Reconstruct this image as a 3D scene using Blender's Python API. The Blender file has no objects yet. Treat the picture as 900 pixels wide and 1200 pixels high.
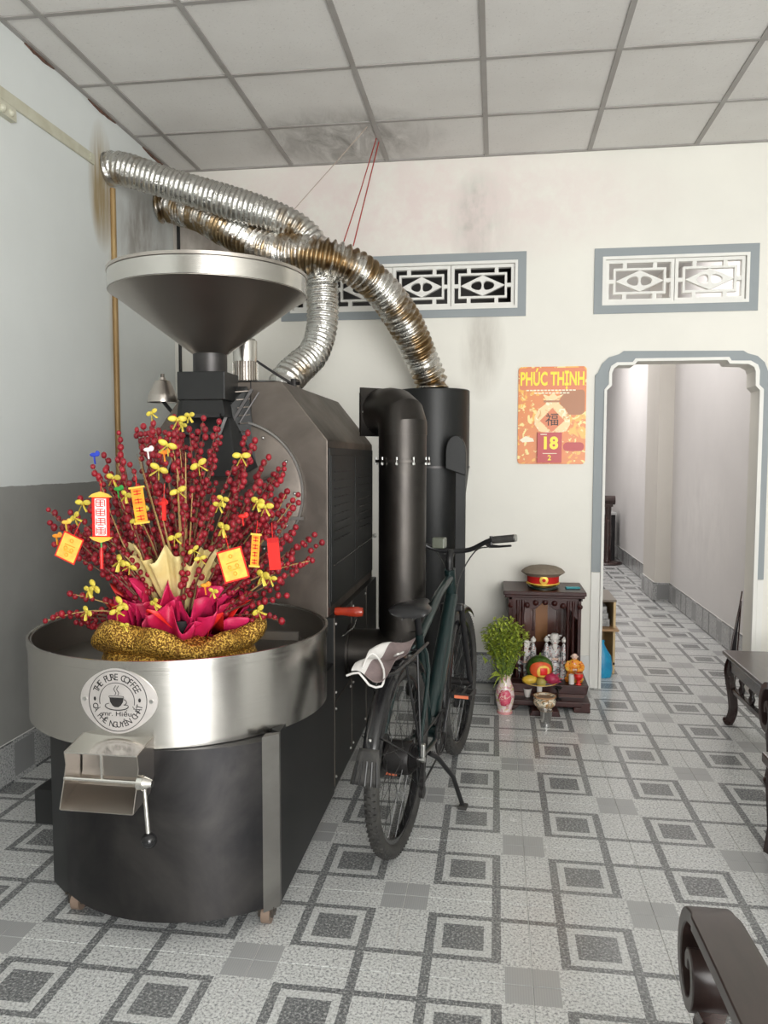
import bpy, math, random
from math import sin, cos, pi, radians as rad
from mathutils import Vector as V, Matrix as M4
random.seed(7)
SC = bpy.context.scene
COL = SC.collection

# ------------------------------------------------------------------ camera
FPX, YAW, PIT, ROL, CH = 919.37, 0.1422, 0.0675, 0.0019, 1.4538
_F = V((-sin(YAW)*cos(PIT), cos(YAW)*cos(PIT), -sin(PIT)))
_R = V((cos(YAW), sin(YAW), 0)); _U = _R.cross(_F)
_R, _U = _R*cos(ROL)+_U*sin(ROL), -_R*sin(ROL)+_U*cos(ROL)
cam = bpy.data.cameras.new('camera'); camo = bpy.data.objects.new('camera', cam); COL.objects.link(camo)
cam.sensor_fit = 'VERTICAL'; cam.sensor_height = 24; cam.lens = FPX/1200*24; cam.clip_start = .05
m = M4.Identity(4)
for i in range(3):
    m[i][0] = _R[i]; m[i][1] = _U[i]; m[i][2] = -_F[i]
m[0][3], m[1][3], m[2][3] = 0, 0, CH
camo.matrix_world = m
SC.camera = camo

def at(u, v, y=None, x=None, z=None):
    d = _F+_R*((u-450)/FPX)-_U*((v-600)/FPX)
    if y is not None: t = y/d.y
    elif x is not None: t = x/d.x
    else: t = (z-CH)/d.z
    return V((0, 0, CH))+d*t

# ------------------------------------------------------------------ world, lights, exposure
SC.view_settings.view_transform = 'Standard'; SC.view_settings.look = 'None'
SC.view_settings.gamma = 1; SC.view_settings.use_curve_mapping = False
SC.view_settings.exposure = 0.27
w = bpy.data.worlds.new('sky'); SC.world = w; w.use_nodes = True
wn = w.node_tree.nodes; bg = wn['Background']
bg.inputs[0].default_value = (.80, .90, 1.0, 1); bg.inputs[1].default_value = 1.3

def area(name, loc, rot, sx, sy, power, col=(1, 1, 1)):
    l = bpy.data.lights.new(name, 'AREA'); l.shape = 'RECTANGLE'; l.size = sx; l.size_y = sy
    l.energy = power; l.color = col
    o = bpy.data.objects.new(name, l); COL.objects.link(o); o.location = loc; o.rotation_euler = rot
    return o
area('shopfront_daylight', (1.75, -2.42, 1.55), (rad(90), 0, 0), 3.1, 2.7, 270, (1.0, .985, .95))
area('hall_fill_far', (.8, 10.4, 3.28), (0, 0, 0), .9, 2.2, 44, (1, .97, .95))  # added fill to brighten the far hallway, not an actual skylight
area('hall_fill_near', (1.0, 6.6, 3.28), (0, 0, 0), 1.0, 1.8, 26, (1, .97, .95))  # second added fill, lifts the hallway near the door; no fixture there

# ------------------------------------------------------------------ mesh builder
class MB:
    def __init__(s): s.v = []; s.f = []
    def add(s, vs, fs):
        n = len(s.v); s.v += [V(p) for p in vs]; s.f += [tuple(i+n for i in f) for f in fs]; return s
    def box(s, a, b, mat=None):
        x0, y0, z0 = a; x1, y1, z1 = b
        vs = [V(p) for p in [(x0,y0,z0),(x1,y0,z0),(x1,y1,z0),(x0,y1,z0),(x0,y0,z1),(x1,y0,z1),(x1,y1,z1),(x0,y1,z1)]]
        if mat is not None: vs = [mat @ p for p in vs]
        return s.add(vs, [(0,3,2,1),(4,5,6,7),(0,1,5,4),(1,2,6,5),(2,3,7,6),(3,0,4,7)])
    def cbox(s, c, size, rot=None, bev=0):
        c = V(c); h = [q/2 for q in size]
        R = (rot.to_4x4() if rot is not None else M4.Identity(4))
        return s.box((-h[0],-h[1],-h[2]), tuple(h), M4.Translation(c) @ R)
    def bar(s, a, b, w, t, up=(0,0,1)):
        a = V(a); b = V(b); d = (b-a); L = d.length; d.normalize(); up = V(up)
        sd = d.cross(up)
        if sd.length < 1e-4: sd = d.cross(V((1,0,0)))
        sd.normalize(); u2 = sd.cross(d)
        m = M4((( d.x, sd.x, u2.x, a.x),(d.y, sd.y, u2.y, a.y),(d.z, sd.z, u2.z, a.z),(0,0,0,1)))
        return s.box((0,-w/2,-t/2), (L,w/2,t/2), m)
    def tube(s, pts, r, n=12, caps=True, closed=False, flat=1.0, rot=0):
        pts = [V(p) for p in pts]; N = len(pts)
        rs = r if isinstance(r, (list, tuple)) else [r]*N
        T = []
        for i in range(N):
            a = pts[(i-1) % N] if (closed or i > 0) else pts[i]
            b = pts[(i+1) % N] if (closed or i < N-1) else pts[i]
            T.append((b-a).normalized())
        t = T[0]; u = t.cross(V((0,0,1)))
        if u.length < .05: u = t.cross(V((0,1,0)))
        u.normalize(); base = len(s.v)
        for i in range(N):
            t = T[i]; u = (u-t*u.dot(t)).normalized(); w_ = t.cross(u)
            for k in range(n):
                a = 2*pi*k/n+rot; s.v.append(pts[i]+u*(cos(a)*rs[i])+w_*(sin(a)*rs[i]*flat))
        M = N if closed else N-1
        for i in range(M):
            for k in range(n):
                a = base+i*n+k; b = base+i*n+(k+1) % n; c = base+((i+1) % N)*n+(k+1) % n; d = base+((i+1) % N)*n+k
                s.f.append((a, b, c, d))
        if caps and not closed:
            s.f.append(tuple(base+k for k in reversed(range(n)))); s.f.append(tuple(base+(N-1)*n+k for k in range(n)))
        return s
    def cyl(s, a, b, r, n=16, r2=None): return s.tube([a, b], [r, r if r2 is None else r2], n)
    def lathe(s, prof, c=(0,0,0), n=32, axis=(0,0,1), sx=1, sy=1, a0=0, a1=2*pi):
        ax = V(axis).normalized(); u = ax.cross(V((0,1,0)))
        if u.length < .05: u = ax.cross(V((1,0,0)))
        u.normalize(); w_ = ax.cross(u); c = V(c); base = len(s.v)
        full = abs(a1-a0-2*pi) < 1e-6; m = n if full else n+1
        for r, z in prof:
            for k in range(m):
                a = a0+(a1-a0)*k/n; s.v.append(c+ax*z+u*(cos(a)*r*sx)+w_*(sin(a)*r*sy))
        for i in range(len(prof)-1):
            for k in range(n):
                k2 = (k+1) % m
                if not full and k == n: continue
                s.f.append((base+i*m+k, base+i*m+k2, base+(i+1)*m+k2, base+(i+1)*m+k))
        return s
    def sphere(s, c, r, n=12, m=8, sc=(1,1,1)):
        c = V(c); base = len(s.v); s.v.append(c+V((0,0,r*sc[2])))
        for i in range(1, m):
            p = pi*i/m
            for k in range(n):
                a = 2*pi*k/n; s.v.append(c+V((r*sin(p)*cos(a)*sc[0], r*sin(p)*sin(a)*sc[1], r*cos(p)*sc[2])))
        s.v.append(c-V((0,0,r*sc[2]))); L = len(s.v)-1
        for k in range(n):
            s.f.append((base, base+1+k, base+1+(k+1) % n)); q = base+1+(m-2)*n
            s.f.append((L, q+(k+1) % n, q+k))
        for i in range(m-2):
            for k in range(n):
                a = base+1+i*n
                s.f.append((a+k, a+n+k, a+n+(k+1) % n, a+(k+1) % n))
        return s
    def prism(s, poly, fn, d0, d1):
        """poly of 2D points; fn(p, q, d) -> 3D"""
        n = len(poly); base = len(s.v)
        for d in (d0, d1):
            for p, q in poly: s.v.append(V(fn(p, q, d)))
        s.f.append(tuple(base+i for i in range(n))); s.f.append(tuple(base+n+i for i in reversed(range(n))))
        for i in range(n):
            j = (i+1) % n; s.f.append((base+i, base+n+i, base+n+j, base+j))
        return s
    def holed(s, loops, fn, d0, d1):
        """outline + holes, extruded between d0 and d1"""
        from mathutils.geometry import delaunay_2d_cdt
        pts = []; fl = []
        for lp in loops:
            n = len(pts); pts += [V(p) for p in lp]; fl.append([n+i for i in range(len(lp))])
        def inside(p, lp):
            c = False; j = len(lp)-1
            for i in range(len(lp)):
                xi, yi = lp[i]; xj, yj = lp[j]
                if (yi > p[1]) != (yj > p[1]) and p[0] < (xj-xi)*(p[1]-yi)/(yj-yi)+xi: c = not c
                j = i
            return c
        ed = [(l[i], l[(i+1) % len(l)]) for l in fl for i in range(len(l))]
        vo, eo, fo, ov, oe, of = delaunay_2d_cdt(pts, ed, [], 0, 1e-6)
        tri = []
        for f in fo:
            c = sum((vo[i] for i in f), V((0, 0)))/len(f)
            if inside(c, loops[0]) and not any(inside(c, h) for h in loops[1:]): tri.append(f)
        base = len(s.v); n = len(vo)
        for d in (d0, d1):
            for p in vo: s.v.append(V(fn(p[0], p[1], d)))
        cnt = {}
        for f in tri:
            s.f.append(tuple(base+i for i in f)); s.f.append(tuple(base+n+i for i in reversed(f)))
            for i in range(len(f)):
                a, b = f[i], f[(i+1) % len(f)]
                cnt[(a, b)] = 1
        for a, b in list(cnt):
            if (b, a) not in cnt: s.f.append((base+a, base+n+a, base+n+b, base+b))
        return s
    def build(s, name, mat, parent=None, smooth=0, bevel=0, label=None, kind=None, local=False, loc=None):
        me = bpy.data.meshes.new(name)
        off = V((0, 0, 0)); im = None
        if parent is not None and not local: im = world_of(parent).inverted()
        elif loc is not None: im = M4.Translation(-V(loc))
        vs = [im @ p for p in s.v] if im is not None else s.v
        me.from_pydata([tuple(p) for p in vs], [], s.f)
        import bmesh
        b = bmesh.new(); b.from_mesh(me); bmesh.ops.recalc_face_normals(b, faces=b.faces); b.to_mesh(me); b.free()
        me.materials.append(mat)
        o = bpy.data.objects.new(name, me); COL.objects.link(o)
        if parent is not None: o.parent = parent
        elif loc is not None: o.location = loc
        if smooth:
            for p in me.polygons: p.use_smooth = True
            me.set_sharp_from_angle(angle=rad(smooth if smooth > 1 else 40))
        if bevel:
            q = o.modifiers.new('bevel', 'BEVEL'); q.width = bevel; q.segments = 2; q.limit_method = 'ANGLE'; q.angle_limit = rad(35)
        if label: o['label'] = label
        if kind: o['kind'] = kind
        return o

def world_of(o):
    m = o.matrix_basis.copy()
    while o.parent: o = o.parent; m = o.matrix_basis @ m
    return m
def tag(o, label, cat, group=None):
    o['label'] = label; o['category'] = cat
    if group: o['group'] = group
    return o
def thing(name, label, cat, loc=(0,0,0), rz=0, group=None, mat=None):
    o = bpy.data.objects.new(name, None); COL.objects.link(o); o.empty_display_size = .05
    if mat is not None: o.matrix_basis = mat
    else: o.location = loc; o.rotation_euler = (0, 0, rz)
    return tag(o, label, cat, group)
def copy_tree(o, parent=None):
    c = o.copy(); COL.objects.link(c); c.parent = parent
    for ch in o.children: copy_tree(ch, c)
    return c
def spline(P, step=.02):
    P = [V(p) for p in P]; Q = [P[0]*2-P[1]]+P+[P[-1]*2-P[-2]]; out = []
    for i in range(1, len(Q)-2):
        a, b, c, d = Q[i-1:i+3]; n = max(2, int((c-b).length/step))
        for k in range(n):
            t = k/n
            out.append(.5*((2*b)+(c-a)*t+(2*a-5*b+4*c-d)*t*t+(3*b-a-3*c+d)*t**3))
    out.append(P[-1]); return out
def text_mesh(txt, size, extrude=.0006, font_scale=(1, 1), bold=0.0):
    c = bpy.data.curves.new('t', 'FONT'); c.body = txt; c.size = size; c.align_x = 'CENTER'; c.align_y = 'CENTER'
    c.extrude = extrude; c.offset = bold; c.resolution_u = 3
    o = bpy.data.objects.new('t', c); COL.objects.link(o)
    bpy.context.view_layer.update()
    dg = bpy.context.evaluated_depsgraph_get(); me = o.evaluated_get(dg).to_mesh()
    vs = [v.co.copy() for v in me.vertices]; fs = [tuple(p.vertices) for p in me.polygons]
    bpy.data.objects.remove(o); bpy.data.curves.remove(c)
    return [V((p.x*font_scale[0], p.y*font_scale[1], p.z)) for p in vs], fs
def add_text(mb, txt, size, fn, **k):
    vs, fs = text_mesh(txt, size, **k); mb.add([fn(p) for p in vs], fs); return mb

# ------------------------------------------------------------------ materials
class N:
    def __init__(s, name):
        s.m = bpy.data.materials.new(name); s.m.use_nodes = True; s.t = s.m.node_tree
        s.b = s.t.nodes['Principled BSDF']; s._p = None
    def n(s, ty, **k):
        q = s.t.nodes.new(ty)
        for a, b in k.items(): setattr(q, a, b)
        return q
    def put(s, sock, val):
        if hasattr(val, 'links'): s.t.links.new(val, sock)
        else:
            if isinstance(val, tuple) and len(val) == 3 and sock.type == 'RGBA': val = val+(1,)
            sock.default_value = val
    def math(s, op, a, b=0, c=0):
        q = s.n('ShaderNodeMath', operation=op); s.put(q.inputs[0], a); s.put(q.inputs[1], b); s.put(q.inputs[2], c); return q.outputs[0]
    def coord(s, kind='Object'):
        return s.n('ShaderNodeTexCoord').outputs[kind] if kind != 'World' else s.n('ShaderNodeNewGeometry').outputs['Position']
    def xyz(s, vec):
        q = s.n('ShaderNodeSeparateXYZ'); s.put(q.inputs[0], vec); return q.outputs
    def noise(s, scale, vec, detail=3, rough=.55, dist=0):
        q = s.n('ShaderNodeTexNoise'); s.put(q.inputs['Vector'], vec); q.inputs['Scale'].default_value = scale
        q.inputs['Detail'].default_value = detail; q.inputs['Roughness'].default_value = rough; q.inputs['Distortion'].default_value = dist
        return q.outputs['Fac']
    def scale(s, vec, sc):
        q = s.n('ShaderNodeMapping'); s.put(q.inputs['Vector'], vec); q.inputs['Scale'].default_value = sc; return q.outputs[0]
    def ramp(s, fac, stops, mode='LINEAR'):
        q = s.n('ShaderNodeValToRGB'); s.put(q.inputs[0], fac); r = q.color_ramp; r.interpolation = mode
        while len(r.elements) < len(stops): r.elements.new(.5)
        for e, (p, c) in zip(r.elements, stops): e.position = p; e.color = (c if len(c) == 4 else c+(1,)) if isinstance(c, tuple) else (c, c, c, 1)
        return q.outputs[0]
    def mix(s, f, a, b):
        q = s.n('ShaderNodeMix', data_type='RGBA'); s.put(q.inputs[0], f); s.put(q.inputs[6], a); s.put(q.inputs[7], b); return q.outputs[2]
    def bump(s, h, strength=.3, dist=.01):
        q = s.n('ShaderNodeBump'); s.put(q.inputs['Height'], h); q.inputs['Strength'].default_value = strength; q.inputs['Distance'].default_value = dist
        s.t.links.new(q.outputs[0], s.b.inputs['Normal'])
    def set(s, **k):
        for a, b in k.items(): s.put(s.b.inputs[a.replace('_', ' ')], b)
        return s.m
def simple(name, c, rough=.5, metal=0, c2=None, ns=6, bs=0, bstr=.2, bd=.004, sc=(1,1,1), det=3, **k):
    q = N(name); co = q.scale(q.coord(), sc)
    col = c if c2 is None else q.mix(q.ramp(q.noise(ns, co, det), [(.32, 0.0), (.68, 1.0)]), c, c2)
    if bs: q.bump(q.noise(bs, co, det), bstr, bd)
    return q.set(Base_Color=col, Roughness=rough, Metallic=metal, **k)

def band(q, x, a, b): return q.math('MULTIPLY', q.math('GREATER_THAN', x, a), q.math('LESS_THAN', x, b))
def terrazzo(name, swap=None, base=1.0, off=(0.1156, 2.1125)):
    q = N(name); P = q.coord('World'); x, y, z = q.xyz(P)[:3]
    A, B = (x, y) if swap is None else ((x, z) if swap == 'back' else (y, z))
    oa, ob = off
    u = q.math('PINGPONG', q.math('ADD', q.math('DIVIDE', q.math('SUBTRACT', A, oa), .4), 40), 1)
    v = q.math('PINGPONG', q.math('ADD', q.math('DIVIDE', q.math('SUBTRACT', B, ob), .4), 40), 1)
    mx = lambda a, b: q.math('MAXIMUM', a, b)
    ml = lambda a, b: q.math('MULTIPLY', a, b)
    s1 = ml(band(q, u, .215, .285), q.math('GREATER_THAN', v, .215))
    s2 = ml(band(q, v, .73, .785), q.math('LESS_THAN', u, .785))
    s3 = ml(band(q, u, .715, .785), q.math('LESS_THAN', v, .785))
    s4 = ml(band(q, v, .215, .27), q.math('GREATER_THAN', u, .215))
    inner = ml(band(q, u, .345, .655), band(q, v, .345, .655))
    dark = mx(mx(mx(s1, s2), mx(s3, s4)), inner)
    ring = ml(band(q, u, .285, .715), band(q, v, .285, .715))
    g = mx(ml(q.math('LESS_THAN', u, .19), q.math('LESS_THAN', v, .19)), ml(q.math('GREATER_THAN', u, .81), q.math('GREATER_THAN', v, .81)))
    nz = q.noise(125, P, 2, .7)
    lightc = q.ramp(nz, [(.34, (.25*base, .255*base, .265*base)), (.49, (.60*base, .61*base, .605*base)), (.66, (.76*base, .77*base, .76*base))])
    ringc = q.ramp(nz, [(.33, (.34*base, .35*base, .36*base)), (.50, (.60*base, .61*base, .60*base)), (.66, (.72*base, .73*base, .73*base))])
    darkc = q.ramp(nz, [(.34, (.10*base, .105*base, .11*base)), (.52, (.20*base, .205*base, .21*base)), (.68, (.46*base, .47*base, .46*base))])
    str_ = q.math('SINE', q.math('MULTIPLY', A, 900))
    gc = q.mix(q.math('MULTIPLY_ADD', str_, .3, .5), (.36*base, .365*base, .37*base), (.42*base, .425*base, .425*base))
    c = q.mix(ring, lightc, ringc); c = q.mix(dark, c, darkc); c = q.mix(g, c, gc)
    dirt = q.noise(2.2, P, 4); c = q.mix(q.ramp(dirt, [(.4, 0.0), (.8, .2)]), c, (.38*base, .38*base, .37*base))
    rg = q.math('MULTIPLY_ADD', q.noise(5, P, 3), .22, .12)
    return q.set(Base_Color=c, Roughness=rg, Specular_IOR_Level=.5)

m_tile = terrazzo('terrazzo_tile'); m_tile_back = terrazzo('terrazzo_skirting_back', 'back', .62, (.1156, .1)); m_tile_side = terrazzo('terrazzo_skirting_side', 'side', .62, (.05, .1))
m_grout = simple('grout', (.70, .70, .68), .8)

def wall_mat(name, top, low=None, split=1.33, stains=()):
    q = N(name); P = q.coord('World'); x, y, z = q.xyz(P)[:3]
    c = q.mix(q.ramp(q.noise(1.6, P, 5), [(.3, 0.0), (.75, .55)]), top, tuple(a*.86 for a in top))
    if low:
        lc = q.mix(q.ramp(q.noise(3, P, 5), [(.3, 0.0), (.8, 1.0)]), low, tuple(a*.8 for a in low))
        c = q.mix(q.math('LESS_THAN', q.math('ADD', z, q.math('MULTIPLY', q.noise(14, P, 2), .012)), split), c, lc)
    for (cx, cy, cz, rx, ry, rz, col, amt, streak) in stains:
        d = None
        for co, ce, ra in ((x, cx, rx), (y, cy, ry), (z, cz, rz)):
            if ra is None: continue
            e = q.math('POWER', q.math('ABSOLUTE', q.math('DIVIDE', q.math('SUBTRACT', co, ce), ra)), 2)
            d = e if d is None else q.math('ADD', d, e)
        nz = q.noise(7, q.scale(P, (1, 1, streak)), 5, .65)
        k = q.math('MULTIPLY', q.math('SUBTRACT', 1.15, d), q.ramp(nz, [(.34, 0.0), (.62, 1.0)]))
        k = q.n('ShaderNodeClamp'); pass
        s_ = q.math('MULTIPLY', q.math('SUBTRACT', 1.0, d), q.ramp(nz, [(.30, .05), (.62, 1.0)]))
        s_ = q.math('MULTIPLY', q.math('MAXIMUM', q.math('MINIMUM', s_, 1), 0), amt)
        c = q.mix(s_, c, col)
    q.bump(q.noise(30, P, 4), .12, .004)
    return q.set(Base_Color=c, Roughness=.55, Specular_IOR_Level=.35)
m_wall_back = wall_mat('plaster_back', (.82, .80, .735), None, 0, [
    (-.12, None, 2.95, .22, None, .33, (.22, .2, .18), .62, .25), (-.10, None, 2.15, .16, None, .34, (.30, .26, .22), .55, .2),
    (-1.9, None, 2.75, .42, None, .42, (.30, .24, .19), .8, .4), (-.7, None, 3.05, 1.9, None, .45, (.76, .655, .63), .9, 1.)])
m_wall_left = wall_mat('plaster_left', (.715, .745, .735), (.305, .305, .29), 1.335, [
    (None, 4.11, 2.93, None, .15, .36, (.36, .28, .16), 1.5, .12), (None, 4.62, 2.78, None, .40, .36, (.26, .23, .20), .9, .35),
    (None, 4.22, 2.2, None, .06, .9, (.52, .46, .34), .6, .15), (None, 2.95, 1.15, None, .13, .08, (.22, .18, .13), .6, 1)])
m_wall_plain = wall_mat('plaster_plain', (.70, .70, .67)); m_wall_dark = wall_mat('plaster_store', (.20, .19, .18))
m_hall = wall_mat('plaster_hall', (.71, .69, .68), None, 0, [(None, 7.2, .9, None, 1.2, .6, (.80, .78, .76), .7, .6)])
m_hallpost = wall_mat('plaster_pier', (.66, .63, .58))
m_greytrim = wall_mat('grey_paint', (.30, .33, .345)); m_whitepaint = wall_mat('white_paint', (.82, .81, .77)); m_jamb = wall_mat('jamb_paint', (.74, .71, .66))

def ceil_mat():
    q = N('gypsum_panel'); P = q.coord('World'); x, y, z = q.xyz(P)[:3]
    c = q.mix(q.ramp(q.noise(2.3, P, 4), [(.35, 0.0), (.7, 1.0)]), (.76, .745, .72), (.70, .68, .655))
    # soot patch over the roaster
    dx = q.math('DIVIDE', q.math('ADD', x, .90), .62); dy = q.math('DIVIDE', q.math('SUBTRACT', y, 4.72), .50)
    d = q.math('ADD', q.math('MULTIPLY', dx, dx), q.math('MULTIPLY', dy, dy))
    s_ = q.math('MULTIPLY', q.math('MAXIMUM', q.math('SUBTRACT', 1, d), 0), q.ramp(q.noise(5, q.scale(P, (1.5, .6, 1)), 6, .7, 1), [(.3, .1), (.65, 1.0)]))
    c = q.mix(q.math('MULTIPLY', s_, .85), c, (.22, .205, .185))
    c = q.mix(q.ramp(q.noise(70, P, 2, .8), [(.62, 0.0), (.72, .5)]), c, (.45, .43, .41))
    q.bump(q.noise(60, P, 3), .25, .004)
    return q.set(Base_Color=c, Roughness=.8)
m_ceil = ceil_mat(); m_tbar = simple('ceiling_bar', (.36, .345, .33), .5, 0, (.30, .28, .26), 5)

def steel(name, col, rough, sc=(1,1,60), amt=.15, col2=None):
    q = N(name); co = q.scale(q.coord(), sc); nz = q.noise(9, co, 4)
    c = col if col2 is None else q.mix(q.ramp(q.noise(3.2, q.coord(), 5, .6, .6), [(.35, 0.0), (.68, 1.0)]), col, col2)
    q.bump(nz, .08, .002)
    return q.set(Base_Color=c, Metallic=1.0, Roughness=q.math('MULTIPLY_ADD', q.noise(4, co, 3), amt, rough))
m_steel = steel('brushed_steel', (.60, .58, .545), .15); m_steel2 = steel('spun_steel', (.50, .46, .42), .26, (1,1,8)); m_steelin = steel('worn_steel', (.30, .28, .26), .33)
m_polish = steel('polished_steel', (.75, .73, .69), .12)
m_raw = steel('dark_raw_steel', (.115, .100, .088), .38, (2,2,2), .22, (.20, .172, .150))
m_raw2 = steel('raw_steel_edge', (.26, .25, .24), .35, (2,2,2), .2, (.34, .33, .31))
m_base = steel('blackened_steel', (.036, .036, .039), .34, (1.5,1.5,1.5), .22, (.085, .080, .078))
m_black = simple('black_paint', (.010, .011, .011), .42, .0, (.018, .018, .018), 4, 0, Specular_IOR_Level=.35)
m_blackg = simple('gloss_black', (.012, .012, .013), .2); m_rubber = simple('rubber', (.028, .027, .026), .72, 0, (.05, .048, .044), 20, 90, .6, .004)
m_pipe = steel('black_pipe', (.045, .042, .040), .33, (3,3,3), .15, (.075, .068, .062))
m_bolt = simple('bolt_zinc', (.55, .55, .53), .35, 1)
m_brass = simple('rusty_conduit', (.42, .29, .13), .5, .3, (.25, .14, .05), 9, sc=(1,1,.3))
m_cream = simple('cream_metal', (.60, .59, .48), .5, 0, (.48, .46, .35), 9, 40)
m_foamrust = simple('rust_flake', (.17, .085, .06), .8, 0, (.08, .045, .03), 40)

def duct_mat(name, stain):
    q = N(name); co = q.coord('World')
    nz = q.noise(6.5, co, 4, .6)
    c = q.mix(q.ramp(nz, [(.56-stain, 0.0), (.70-stain, 1.0)]), (.66, .65, .62) if not stain else (.76, .75, .72), (.30, .215, .12))
    q.bump(q.noise(40, co, 3, .6, .6), .5 if stain else .85, .007)
    return q.set(Base_Color=c, Metallic=1.0, Roughness=q.math('MULTIPLY_ADD', nz, .25, .16))
m_ductA = duct_mat('crinkled_foil', 0); m_ductB = duct_mat('stained_foil', .15)

m_wood = simple('dark_rosewood', (.020, .008, .007), .24, 0, (.040, .015, .012), 7, 0, sc=(1,8,1), Coat_Weight=.4, Coat_Roughness=.12)
m_woodtop = simple('rosewood_top', (.036, .021, .018), .28, 0, (.052, .032, .027), 5, 0, sc=(8,1,1), Coat_Weight=.3, Coat_Roughness=.2)
m_shrine = simple('shrine_lacquer', (.024, .005, .004), .36, 0, (.045, .009, .007), 9, 30, .2, .003, Specular_IOR_Level=.35)
m_shrine2 = simple('niche_lacquer', (.11, .028, .014), .3, 0, (.07, .018, .01), 3, Coat_Weight=.4)
m_red = simple('handle_wood_red', (.42, .045, .015), .25, 0, (.28, .02, .01), 12, Coat_Weight=.6)
m_berry = simple('red_berry', (.36, .014, .026), .5, 0, (.17, .006, .014), 25)
m_twig = simple('twig', (.10, .028, .022), .7, 0, (.20, .10, .05), 6)
m_twigl = simple('straw_twig', (.42, .27, .10), .7)
m_bow = simple('yellow_ribbon', (.74, .62, .07), .55, 0, (.50, .38, .05), 30); m_gold = simple('gold_foil', (.95, .62, .10), .4, .3)
m_pinkw = simple('crimson_wrap', (.66, .02, .12), .5, 0, (.46, .006, .05), 9, 20, .3, .01); m_redp = simple('red_paper', (.72, .02, .015), .4)
m_orangep = simple('orange_paper', (.85, .22, .02), .45, 0, (.9, .45, .03), 30); m_yelp = simple('yellow_paper', (.92, .62, .10), .5, 0, (.80, .42, .08), 40)
m_cream_wrap = simple('cream_wrap', (.62, .46, .16), .55, 0, (.75, .62, .30), 12, 30, .3, .01); m_whitep = simple('white_print', (.85, .78, .76), .5)
m_blue = simple('blue_foil', (.02, .05, .45), .4); m_greenp = simple('green_foil', (.03, .30, .05), .4)
def glitter():
    q = N('gold_mesh'); co = q.coord(); nz = q.noise(160, co, 1)
    c = q.mix(q.ramp(nz, [(.45, 0.0), (.6, 1.0)]), (.22, .10, .015), (.85, .52, .10)); q.bump(nz, .9, .01)
    return q.set(Base_Color=c, Metallic=.55, Roughness=.4)
m_mesh = glitter()
m_frame = simple('bike_frame_green', (.012, .028, .028), .28, .3, Coat_Weight=.5); m_bikeb = simple('bike_black', (.014, .014, .015), .33)
m_spoke = simple('spoke_steel', (.12, .12, .12), .4, 1); m_cloth = simple('mauve_cloth', (.24, .185, .18), .9, 0, (.19, .145, .145), 30, 200, .5, .002)
m_clothw = simple('white_cloth', (.72, .70, .68), .9, 0, None, 1, 200, .4, .002)
m_leaf = simple('basil_leaf', (.25, .33, .03), .5, 0, (.36, .42, .06), 30); m_stem = simple('stem_green', (.17, .26, .05), .6)
m_porc = simple('porcelain', (.74, .70, .66), .18, 0, None)
def pattern(name, base, a, b, scale, r=.2):
    q = N(name); co = q.coord(); n1 = q.noise(scale, co, 3, .6, 1); n2 = q.noise(scale*1.3, q.scale(co, (1.1, 1, 1.2)), 2, .5, 2)
    c = q.mix(q.ramp(n1, [(.53, 0.0), (.57, 1.0)]), base, a); c = q.mix(q.ramp(n2, [(.58, 0.0), (.61, 1.0)]), c, b)
    return q.set(Base_Color=c, Roughness=r)
m_robe = pattern('painted_robe', (.62, .61, .60), (.12, .14, .16), (.45, .16, .15), 42); m_vase = pattern('painted_vase', (.74, .62, .60), (.62, .30, .33), (.55, .52, .18), 22)
m_robe2 = pattern('orange_robe', (.85, .32, .03), (.80, .50, .08), (.60, .08, .03), 34); m_bowl = pattern('painted_bowl', (.78, .68, .52), (.42, .24, .10), (.12, .15, .12), 26)
m_melon = pattern('melon_rind', (.05, .10, .015), (.10, .16, .03), (.03, .06, .01), 20, .3); m_mango = simple('mango_skin', (.72, .42, .03), .4, 0, (.5, .36, .05), 12)
m_dragon = simple('dragonfruit_skin', (.45, .02, .08), .45, 0, (.30, .02, .06), 20); m_skin = simple('painted_skin', (.80, .58, .48), .3)
m_khaki = simple('khaki_wool', (.25, .205, .155), .9, 0, (.21, .17, .13), 40, 200, .3, .002); m_capband = simple('cap_red_band', (.55, .01, .008), .7); m_peak = simple('cap_peak', (.008, .018, .012), .22)
m_cyan = simple('teal_plastic', (.03, .28, .32), .4); m_bluepl = simple('blue_bag', (.01, .22, .45), .35, 0, (.02, .35, .60), 20)
m_pine = simple('pale_wood', (.66, .50, .28), .5, 0, (.56, .40, .2), 5); m_silver = simple('tin', (.72, .71, .69), .22, 1)
m_cord_red = simple('red_twine', (.35, .05, .04), .7); m_cord = simple('pale_string', (.40, .33, .28), .8)
m_ink = simple('print_black', (.015, .013, .013), .5); m_hub = simple('motor_hub', (.03, .028, .028), .4, .5)
m_fur = simple('dark_cloth_pile', (.012, .010, .012), .8)

# ------------------------------------------------------------------ room shell
D, H, XL, XR, YF = 5.064, 3.3365, -2.141, 3.5, -2.2
def structure(o): o['kind'] = 'structure'; return o
yfn = lambda p, q, d: (p, d, q)      # polygon in x,z; extruded along y
xfn = lambda p, q, d: (d, p, q)
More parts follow.
